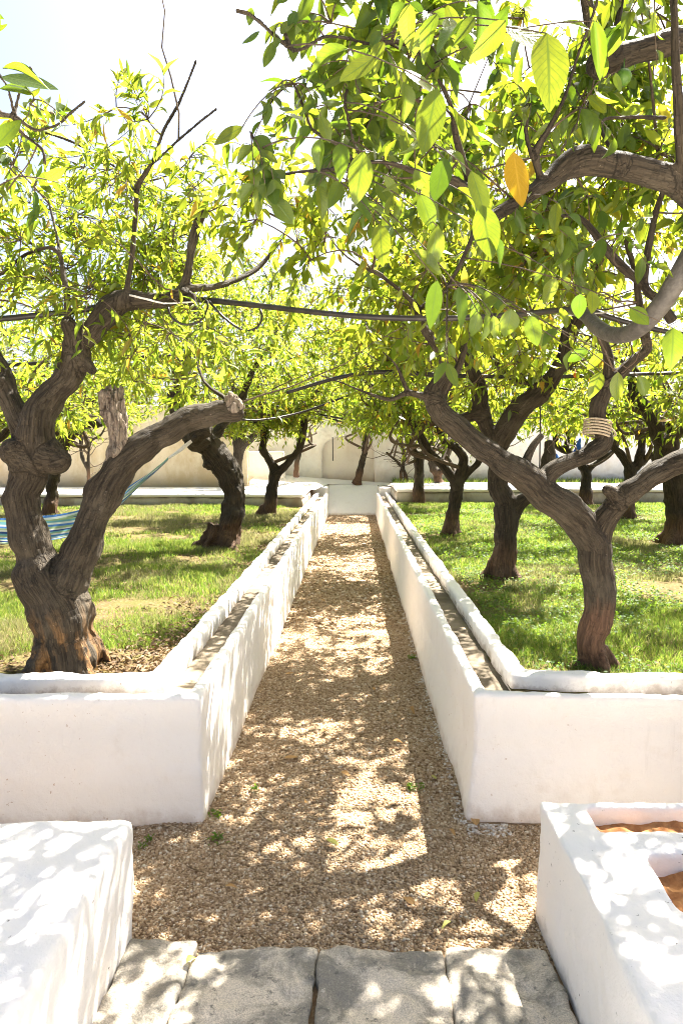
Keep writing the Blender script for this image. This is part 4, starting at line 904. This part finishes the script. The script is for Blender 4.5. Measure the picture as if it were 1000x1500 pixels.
t.lv.append((np.array([P(2, 112, 1.45), P(4, 100, 1.42), P(-5, 215, 1.5)]), np.array([[1, .1, -.12], [1, .2, .12], [.6, .1, .8]]), np.array([[.1, -.8, .7], [.0, -.5, 1], [.3, -1, .2]]), np.array([.112, .08, .08]), np.array([.060, .03, .04])))
nleaf += t.done('near')
print('leaves', nleaf)

# ---------------------------------------------------------------- grass
trunks = np.array([o.location[:2] for o in COL.objects if o.get('category') == 'tree'])
def patch_noise(x, y, s=1.0): return fbm(np.stack([x*s, y*s, x*0+3.3], 1), 4)
def blades(side, y0, y1, dens, h0, h1, wd):
    xm = lambda y: .5*y+.6
    area = (y1-y0)*xm(y1); n = int(dens*area)
    y = rng.uniform(y0, y1, n); x = rng.uniform(.80, xm(y1), n)
    k = x < xm(y); x, y = x[k], y[k]; x = x*side-(.12 if side < 0 else 0)
    g = patch_noise(x, y, 1.3)+.5*patch_noise(x, y, 4.0)
    thr = -.15 if side > 0 else .0
    bare = np.exp(-(((x+1.15)/.62)**2+((y-3.4)/.45)**2))*1.2 if side < 0 else np.exp(-(((x-2.4)/.6)**2+((y-5.2)/.5)**2))*.8
    for tx, ty in trunks: bare = bare+.9*np.exp(-((x-tx)**2+(y-ty)**2)/.10)
    edge = np.exp(-(np.abs(x)-.8)/.22)*.45
    k = g+rng.uniform(-.5, .5, len(x)) > thr-.12+bare+edge*(side < 0); x, y, g = x[k], y[k], g[k]; n = len(x)
    z = LAWN+.02*fbm(np.stack([x*2, y*2, x*0], 1), 4)-.004
    h = rng.uniform(h0, h1, n)*(1+.5*np.clip(g, -.5, .8)); a = rng.uniform(0, 6.28, n); lean = rng.uniform(.1, .9, n)*h; la = rng.uniform(0, 6.28, n)
    w2 = wd*rng.uniform(.6, 1.3, n)
    b = np.stack([x, y, z], 1); s = np.stack([np.cos(a), np.sin(a), a*0], 1)*w2[:, None]; ld = np.stack([np.cos(la), np.sin(la), a*0], 1)*lean[:, None]; up = np.stack([a*0, a*0, h], 1)
    V = np.stack([b-s, b+s, b+up*.6+ld*.35+s*.8, b+up*.6+ld*.35-s*.8, b+up+ld], 1).reshape(-1, 3); i = np.arange(n)[:, None]*5
    return V, i+np.array([[0, 1, 2, 3]]), i+np.array([[3, 2, 4]])
for side, lab in ((1, 'lush sunlit grass on the right lawn'), (-1, 'patchy yellowish grass on the left lawn')):
    J = Join()
    for y0, y1, dn, a, b, wd in ((3.13, 5.0, 12000, .014, .042, .0016), (5.0, 8.0, 7000, .018, .05, .0025), (8.0, 14.0, 3200, .022, .06, .0042)):
        if side < 0: y1 = min(y1, 13.15)
        else: y1 = min(y1, 13.95)
        J.add(*blades(side, y0, y1, dn, a, b, wd))
    V, Fs = J.get(); g_ = build('grass', V, Fs, [M['grass'], M['drygrass']]); tag(g_, lab, 'grass', kind='stuff')
    nq = len(Fs[0]); cx = V[Fs[0][:, 0], :2]; dn = patch_noise(cx[:, 0]+9, cx[:, 1]+4, .9)+.5*patch_noise(cx[:, 0], cx[:, 1], 3.1)+rng.uniform(-.5, .5, nq)
    mi = (dn > (.62 if side > 0 else .34)).astype(np.int32); g_.data.polygons.foreach_set('material_index', np.concatenate([mi, mi])); g_.data.update()
# clover and broad weeds in the right lawn
def weeds_leaves(n, f):
    p = f(n); d = rng.normal(size=(len(p), 3)); d[:, 2] = rng.uniform(.0, .5, len(p)); nm = np.array([0, 0, 1.])+rng.normal(size=(len(p), 3))*.35
    return p, d, nm
def clover(n):
    y = 3.1+rng.uniform(0, 1, n)**.8*10; x = .85+rng.uniform(0, 1, n)*(.5*y-.3); k = patch_noise(x, y, 1.9) > -.05; x, y = x[k], y[k]
    return np.stack([x, y, LAWN+rng.uniform(.015, .05, len(x))], 1)
p, d, nm = weeds_leaves(52000, clover); L = rng.uniform(.010, .022, len(p))*(1+p[:, 1]*.06)
V, Fs, _ = leaves_mesh('c', p, d, nm, L, L*.75, 'far'); tag(build('clover', V, Fs, M['weed']), 'bright green clover and weeds mixed in the right lawn', 'weeds', kind='stuff')
def litter(n):
    x = -1.1+rng.normal(size=n)*.45; y = 3.3+rng.normal(size=n)*.28; k = (x < -.97) & (y > 3.05); x, y = x[k], y[k]
    return np.stack([x, y, LAWN+rng.uniform(.0, .02, len(x))], 1)
p1 = litter(2600)
n = 2500; y = rng.uniform(3.1, 10, n); x = -.98-rng.exponential(.18, n); p2 = np.stack([x, y, LAWN+rng.uniform(0, .02, n)], 1)
n = 2500; y = rng.uniform(3.1, 11, n); x = rng.uniform(-1, 1, n)*.5*y; k = (x > .85) | (x < -1.0); p3 = np.stack([x, y, LAWN+rng.uniform(0, .02, n)], 1)[k]
p = np.vstack([p1, p2, p3]); d = rng.normal(size=p.shape); d[:, 2] *= .2; nm = np.array([0, 0, 1.])+rng.normal(size=p.shape)*.4; L = rng.uniform(.02, .055, len(p))
V, Fs, _ = leaves_mesh('c', p, d, nm, L, L*.35, 'far'); tag(build('leaf_litter', V, Fs, M['litter']), 'dry brown leaf litter scattered over the lawns', 'leaf litter', kind='stuff')
# grass strip at the wall foot
n = 9000; x = rng.uniform(.9, 12, n); y = rng.uniform(16.65, 17.95, n); z = np.full(n, .74)
tag(build('verge', *grid(.85, 14, 16.55, 18.1, .74, 40, 6, .02), M['soil']), kind='structure')
b = np.stack([x, y, z], 1); h = rng.uniform(.06, .2, n); a = rng.uniform(0, 6.28, n); s = np.stack([np.cos(a), np.sin(a), a*0], 1)*.008
V = np.stack([b-s, b+s, b+np.stack([rng.normal(size=n)*.05, rng.normal(size=n)*.05, h], 1)], 1).reshape(-1, 3)
tag(build('grass', V, [np.arange(3*n).reshape(-1, 3)], M['grass']), 'grass strip at the foot of the far wall', 'grass', kind='stuff')

# ---------------------------------------------------------------- fallen leaves and tufts on the gravel
FL = [(478, 1229, .045, 'yellow', 'yellow green fallen leaf in mid path, in shade'), (607, 1325, .04, 'litter', 'tan fallen leaf on the path near the dark stones'),
      (660, 1352, .03, 'yellow', 'small yellow green fallen leaf close to the chipped stone'), (697, 1214, .06, 'litter', 'large dry leaf at the foot of the right channel wall corner'),
      (700, 1307, .035, 'yellow', 'green yellow fallen leaf near the basin, in shade'), (633, 1134, .035, 'yellow', 'pale fallen leaf beside the green tuft at the right wall'),
      (605, 1172, .03, 'litter', 'tan curled leaf below the green tuft'), (659, 1215, .03, 'litter', 'dark brown fallen leaf left of the right wall corner'),
      (273, 1418, .035, 'yellow', 'pale green leaf in the joint beside the narrow paving stone'), (416, 1108, .05, 'litter', 'tan leaf on the sunlit gravel by the left channel wall'),
      (447, 1180, .03, 'litter', 'small tan leaf in the shaded middle of the path'), (330, 1300, .03, 'litter', 'tan leaf on sunlit gravel beyond the lichen stone')]
LOOSE = 'small tan leaf lying loose on the gravel further up the path'
FL += [(x, y, .042, 'dry', LOOSE) for x, y in ((470, 1075), (548, 1010), (430, 985), (600, 1040), (515, 930), (470, 880), (560, 905), (535, 850), (500, 1130), (575, 1090))]
def put_leaves():
  for px, py, L, kd, lab in FL:
    p = G(px, py, .03); d = rng.normal(size=3); d[2] = .05
    V, Fs, uv = leaves_mesh('l', p[None], d[None], np.array([[rng.uniform(-.3, .3), rng.uniform(-.3, .3), 1]]), np.array([L*1.4]), np.array([L*.66]), 'near')
    V[:, 2] += .025-V[:, 2].min()
    o = build('fallen_leaf', V, Fs, M['fallen_green'] if kd == 'yellow' else M['fallen_dry'], base=p, smooth=True); uv_set(o.data, uv); tag(o, lab, 'fallen leaf', 'fallen leaves on the gravel')
M['fallen_green'] = leaf_mat('fallen yellow green leaf', (.36, .36, .08), (.44, .42, .10), (.3, .3, .05), (.4, .4, .06), .55, .25, None, True)
M['fallen_dry'] = leaf_mat('fallen dry leaf', (.36, .19, .06), (.46, .27, .10), (.3, .16, .04), (.4, .22, .06), .7, .2, None, True)
put_leaves()
# loose bits of twig and bark on the gravel
J = Join()
n = 260; yy = 2.0+rng.uniform(0, 1, n)**1.6*8; xx = np.where(rng.uniform(0, 1, n) < .45, rng.choice([-.62, .40], n)+rng.normal(size=n)*.05, rng.uniform(-.62, .42, n))
for x, y in zip(xx, yy):
    a = rng.uniform(0, 3.14); l = rng.uniform(.012, .05)*(1+.05*y); d = np.array([math.cos(a), math.sin(a), rng.uniform(-.1, .1)])*l
    p = np.array([x, y, .016]); J.tube(np.array([p-d, p+rng.normal(size=3)*.003, p+d]), np.full(3, rng.uniform(.0009, .002)), 4)
V, Fs = J.get(); M['chaff'] = plain('twig litter', (.13, .08, .045), .9, (.26, .18, .10), 40)
tag(build('twig_litter', V, Fs, M['chaff']), 'small broken twigs scattered over the gravel path', 'twig litter', kind='stuff')
TF = [(605, 1155, .06, 'green weed tuft on the gravel beside the right channel wall'), (372, 1158, .04, 'small weed tuft near the left channel wall, beyond its corner'),
      (318, 1196, .05, 'bright weed tuft at the corner foot of the left channel wall'), (318, 1232, .05, 'low weed in dappled light before the left wall corner'),
      (219, 1232, .035, 'small round weed between the bench and left front wall'), (207, 1243, .03, 'tiny weed nearest the bench, by the front wall'), (603, 965, .06, 'weed tuft halfway along the right wall foot')]
for px, py, s, lab in TF:
    p = G(px, py, .01); n = 34; d = rng.normal(size=(n, 3)); d[:, 2] = rng.uniform(.2, 1.2, n)
    s *= .72; pos = p+np.concatenate([rng.normal(size=(n, 2))*s*.35, rng.uniform(0, .015, (n, 1))], 1); L = rng.uniform(.35, .8, n)*s
    V, Fs, _ = leaves_mesh('t', pos, d, np.array([0, 0, 1.])+rng.normal(size=(n, 3))*.3, L, L*.4, 'mid')
    tag(build('weed_tuft', V, Fs, M['weed'], base=p), lab, 'weed', 'weeds in the gravel')

# ---------------------------------------------------------------- pipes, wires, ropes
def cable(name, pts, m, label, cat, r=None, k=8, group=None, step=.05):
    a = np.array([(*P(x, y, Y), (wd*(.88 if name == 'hose' else 1)/2*Y/1000)) for x, y, Y, wd in pts]); q = catmull(a, step)
    V, Q, T = tube(q[:, :3], q[:, 3], k); mid = q[len(q)//2, :3]
    o = build(name, V, [Q, T], m, base=mid, smooth=True); return tag(o, label, cat, group)
GP = 'irrigation pipes and wires strung through the trees'
cable('irrigation_pipe', [(-60, 472, 3.35, 10), (0, 467, 3.35, 9), (60, 461, 3.35, 9), (130, 452, 3.38, 9), (200, 437, 3.42, 9), (260, 437, 3.42, 9), (320, 441, 3.42, 9), (400, 450, 3.25, 8.5), (480, 459, 3.05, 8.5), (560, 465, 2.95, 8.5), (660, 466, 2.95, 8.5), (760, 460, 3.1, 8.5), (850, 453, 3.42, 9), (905, 468, 3.42, 8), (960, 482, 3.42, 8), (1060, 500, 3.42, 8)], M['pipe'], 'thick black pipe slung across the path between the two front trees', 'pipe', group=GP)
cable('irrigation_pipe', [(420, 575, 5.9, 5), (500, 552, 5.9, 6), (560, 545, 5.85, 7), (640, 549, 5.85, 7), (700, 551, 5.85, 6), (800, 552, 5.85, 6), (900, 549, 5.85, 5), (1040, 545, 5.85, 5)], M['pipe'], 'black pipe across the path on the second right tree', 'pipe', group=GP)
cable('irrigation_pipe', [(-40, 537, 5.6, 6), (40, 533, 5.6, 6), (110, 528, 5.6, 4), (250, 520, 5.6, 4)], M['pipe'], 'black pipe behind the twisted trunk at the left edge', 'pipe', group=GP)
cable('wire', [(330, 612, 8.2, 3), (380, 615, 8.5, 3), (440, 604, 8.9, 3), (500, 583, 9, 3), (560, 560, 8.8, 3), (640, 540, 8.6, 3)], M['pipe'], 'thin black wire rising to the right from the leaning trunk, over the path', 'wire', group=GP)
cable('wire', [(345, 590, 11, 3), (400, 600, 11, 3), (455, 605, 11, 3), (520, 616, 10.6, 3), (600, 624, 10.4, 3), (700, 628, 10.4, 2.5)], M['pipe'], 'thin black wire from the pale Y tree across the far path end', 'wire', group=GP)
cable('wire', [(455, 606, 11, 2.5), (520, 622, 11.6, 2.5), (575, 634, 12.2, 2.5), (640, 640, 13, 2)], M['pipe'], 'lowest thin wire sagging towards the far wall above the niche', 'wire', group=GP)
cable('wire', [(440, 604, 11, 2.5), (395, 592, 10.5, 2.5), (355, 583, 10, 2)], M['pipe'], 'short thin wire between leaning trunk and pale Y tree', 'wire', group=GP)
cable('wire', [(660, 560, 8.2, 3), (800, 566, 8.2, 3), (850, 574, 8.2, 3), (930, 580, 8.2, 3), (1020, 575, 8.2, 3)], M['pipe'], 'thin dark wire behind the rope tied branch on the right', 'wire', group=GP)
cable('wire', [(791, 570, 7.4, 2), (791, 620, 7.4, 2), (790, 690, 7.4, 2)], M['pipe'], 'thin wire hanging straight down behind the Y forked tree', 'wire', group=GP)
cable('wire', [(487, 640, 15, 1.6), (487.5, 675, 15, 1.6)], M['pipe'], 'short wire end dangling before the niche', 'wire', group=GP)
cable('cable_loop', [(246, 448, 3.36, 3.5), (250, 463, 3.36, 3.5), (268, 475, 3.36, 3.5), (290, 472, 3.36, 3.5), (302, 458, 3.36, 3.5), (304, 442, 3.37, 3.5), (296, 436, 3.38, 3.5)], M['pipe'], 'black cable loop hanging under the pipe at the end of the twisted limb', 'cable')
cable('cable_loop', [(306, 441, 3.4, 3.5), (325, 462, 3.4, 3.5), (345, 478, 3.4, 3.5), (362, 485, 3.4, 3.5), (378, 478, 3.4, 3.5), (384, 462, 3.4, 3.5), (380, 450, 3.4, 3.5)], M['pipe'], 'wider black cable loop hanging from the pipe beside the first loop', 'cable')
cable('cord', [(190, 432, 3.28, 3), (215, 438, 3.26, 3), (240, 444, 3.26, 2.6), (265, 443, 3.27, 2.4), (284, 442, 3.3, 2.2)], M['cord'], 'white cord tied along the top of the twisted limb', 'cord')
cable('hose', [(838, 453, 3.1, 15), (858, 462, 2.95, 21), (872, 477, 2.85, 24), (892, 489, 2.75, 25), (915, 490, 2.65, 27), (940, 477, 2.55, 29), (965, 450, 2.48, 31), (990, 412, 2.42, 33), (1030, 340, 2.36, 36), (1060, 270, 2.3, 38)], M['hose'], 'thick grey bent hose curving down from the right edge to the black pipe', 'hose', k=14)
cable('cord', [(810, 462, 3.3, 2), (850, 461, 3.2, 2), (900, 456, 3.0, 2), (960, 452, 2.9, 1.6)], M['cord'], 'thin white cord stretched past the grey hose', 'cord')
# rope lashing on the branch
J = Join(); c0 = P(874, 628, 3.38)
ax = P(876, 614, 3.38)-P(872, 642, 3.38); ax /= np.linalg.norm(ax); u = np.cross(ax, (0, 1, 0)); u /= np.linalg.norm(u); v = np.cross(ax, u)
th = np.linspace(0, 2*math.pi*5.5, 160)
q = c0+np.cos(th)[:, None]*u*.062+np.sin(th)[:, None]*v*.062+ax*((th/th[-1]-.5)*.075+.012*np.sin(th*1.0+.6))[:, None]
J.tube(q, np.full(len(q), .0055), 6)
q = catmull([*(np.array([c0+u*s*.06+v*-.02+ax*h for s, h in ((-1, .02), (-1.5, .0), (-1.7, -.02), (-1.2, -.025), (-1, -.01))]))], .01); J.tube(q, np.full(len(q), .005), 6)
V, Fs = J.get(); tag(build('rope_lashing', V, Fs, M['rope'], base=c0, smooth=True), 'cream rope wound several turns round the upright branch of the Y tree', 'rope')
# fruit
def fruit(name, px, py, Y, r, m, label, cat):
    bm = bmesh.new(); bmesh.ops.create_uvsphere(bm, u_segments=20, v_segments=14, radius=r)
    for v in bm.verts: v.co.z *= 1.12 if v.co.z < 0 else 1.05
    bmesh.ops.create_cone(bm, segments=6, radius1=.002, radius2=.002, depth=.03, cap_ends=True)
    for v in bm.verts[-12:]: v.co.z += r*1.05+.012
    me = bpy.data.meshes.new(name); bm.to_mesh(me); bm.free(); all_smooth(me)
    return tag(obj(name, me, m, tuple(P(px, py, Y))), label, cat)
fruit('lemon', 913, 112, 2.05, .021, M['lime'], 'small green unripe lemon hanging below the upper sawn limb', 'lemon')
fruit('orange', 843, 549, 5.75, .021, M['orange'], 'tiny orange fruit hanging by the black pipe', 'orange')
# hammock
hm = empty('hammock', tuple(P(150, 750, 6.7))); tag(hm, 'blue, green and white striped hammock tied to the leaning trunk', 'hammock')
st = [(246, 672, 7.12, .05), (236, 682, 7.08, .06), (222, 694, 7.0, .08), (205, 708, 6.92, .13), (190, 722, 6.82, .24), (170, 738, 6.7, .42), (140, 760, 6.5, .62), (100, 775, 6.25, .75), (50, 782, 6.0, .82), (0, 784, 5.75, .82), (-60, 776, 5.5, .75), (-130, 750, 5.2, .5), (-190, 715, 5.0, .1)]
a = catmull([(*P(x, y, Y), wd) for x, y, Y, wd in st], .06); n = len(a); mU = 25
tv = np.gradient(a[:, :3], axis=0); pr = np.stack([-tv[:, 1], tv[:, 0], tv[:, 0]*0], 1); pr /= np.linalg.norm(pr, axis=1)[:, None]
V = []; UV = []
for i in range(n):
    for j in range(mU):
        s = j/(mU-1)*2-1; wd = a[i, 3]*.62
        V.append(a[i, :3]+pr[i]*s*wd*.36+np.array([0, 0, (s*s-.35)*wd*.42+.012*math.sin(s*20+i*.3)*min(1, .15/wd)])); UV.append((min(.999, (s+1)/2), i/n))
Q = [(i*mU+j, i*mU+j+1, (i+1)*mU+j+1, (i+1)*mU+j) for i in range(n-1) for j in range(mU-1)]
o = build('cloth', np.array(V), [np.array(Q)], M['hammock'], parent=hm, smooth=True); uv_set(o.data, np.array(UV))
J = Join()
for k in range(4):
    q = catmull([P(246+k, 671, 7.12), P(258+k*1.5, 662, 7.16), P(270, 652+k*1.5, 7.2), P(286, 640+k, 7.26)], .03); J.tube(q, np.full(len(q), .009), 6)
V, Fs = J.get(); build('suspension_cords', V, Fs, M['cord'], parent=hm, smooth=True)
# second hammock far off, gathered on the back row
hm = empty('hammock', tuple(P(828, 672, 12.6))); tag(hm, 'small plain blue hammock gathered low in the back row, behind the rope tied branch', 'hammock')
a = catmull([(*P(804, 648, 12.6), .03), (*P(809, 662, 12.6), .09), (*P(816, 676, 12.6), .14), (*P(828, 683, 12.6), .16), (*P(840, 672, 12.6), .16), (*P(846, 658, 12.6), .12), (*P(849, 642, 12.6), .03)], .05)
V, Q, T = tube(a[:, :3], a[:, 3]*.5, 10); c = np.array(V); c += .02*fbm(c*14, 2)[:, None]
build('cloth', c, [Q, T], M['blue'], parent=hm, smooth=True)
q = np.array([P(804, 648, 12.6), P(803, 640, 12.6), P(808, 622, 12.9)]); V, Q, T = tube(q, np.full(3, .012), 6); build('suspension_cords', V, [Q, T], M['cord'], parent=hm)
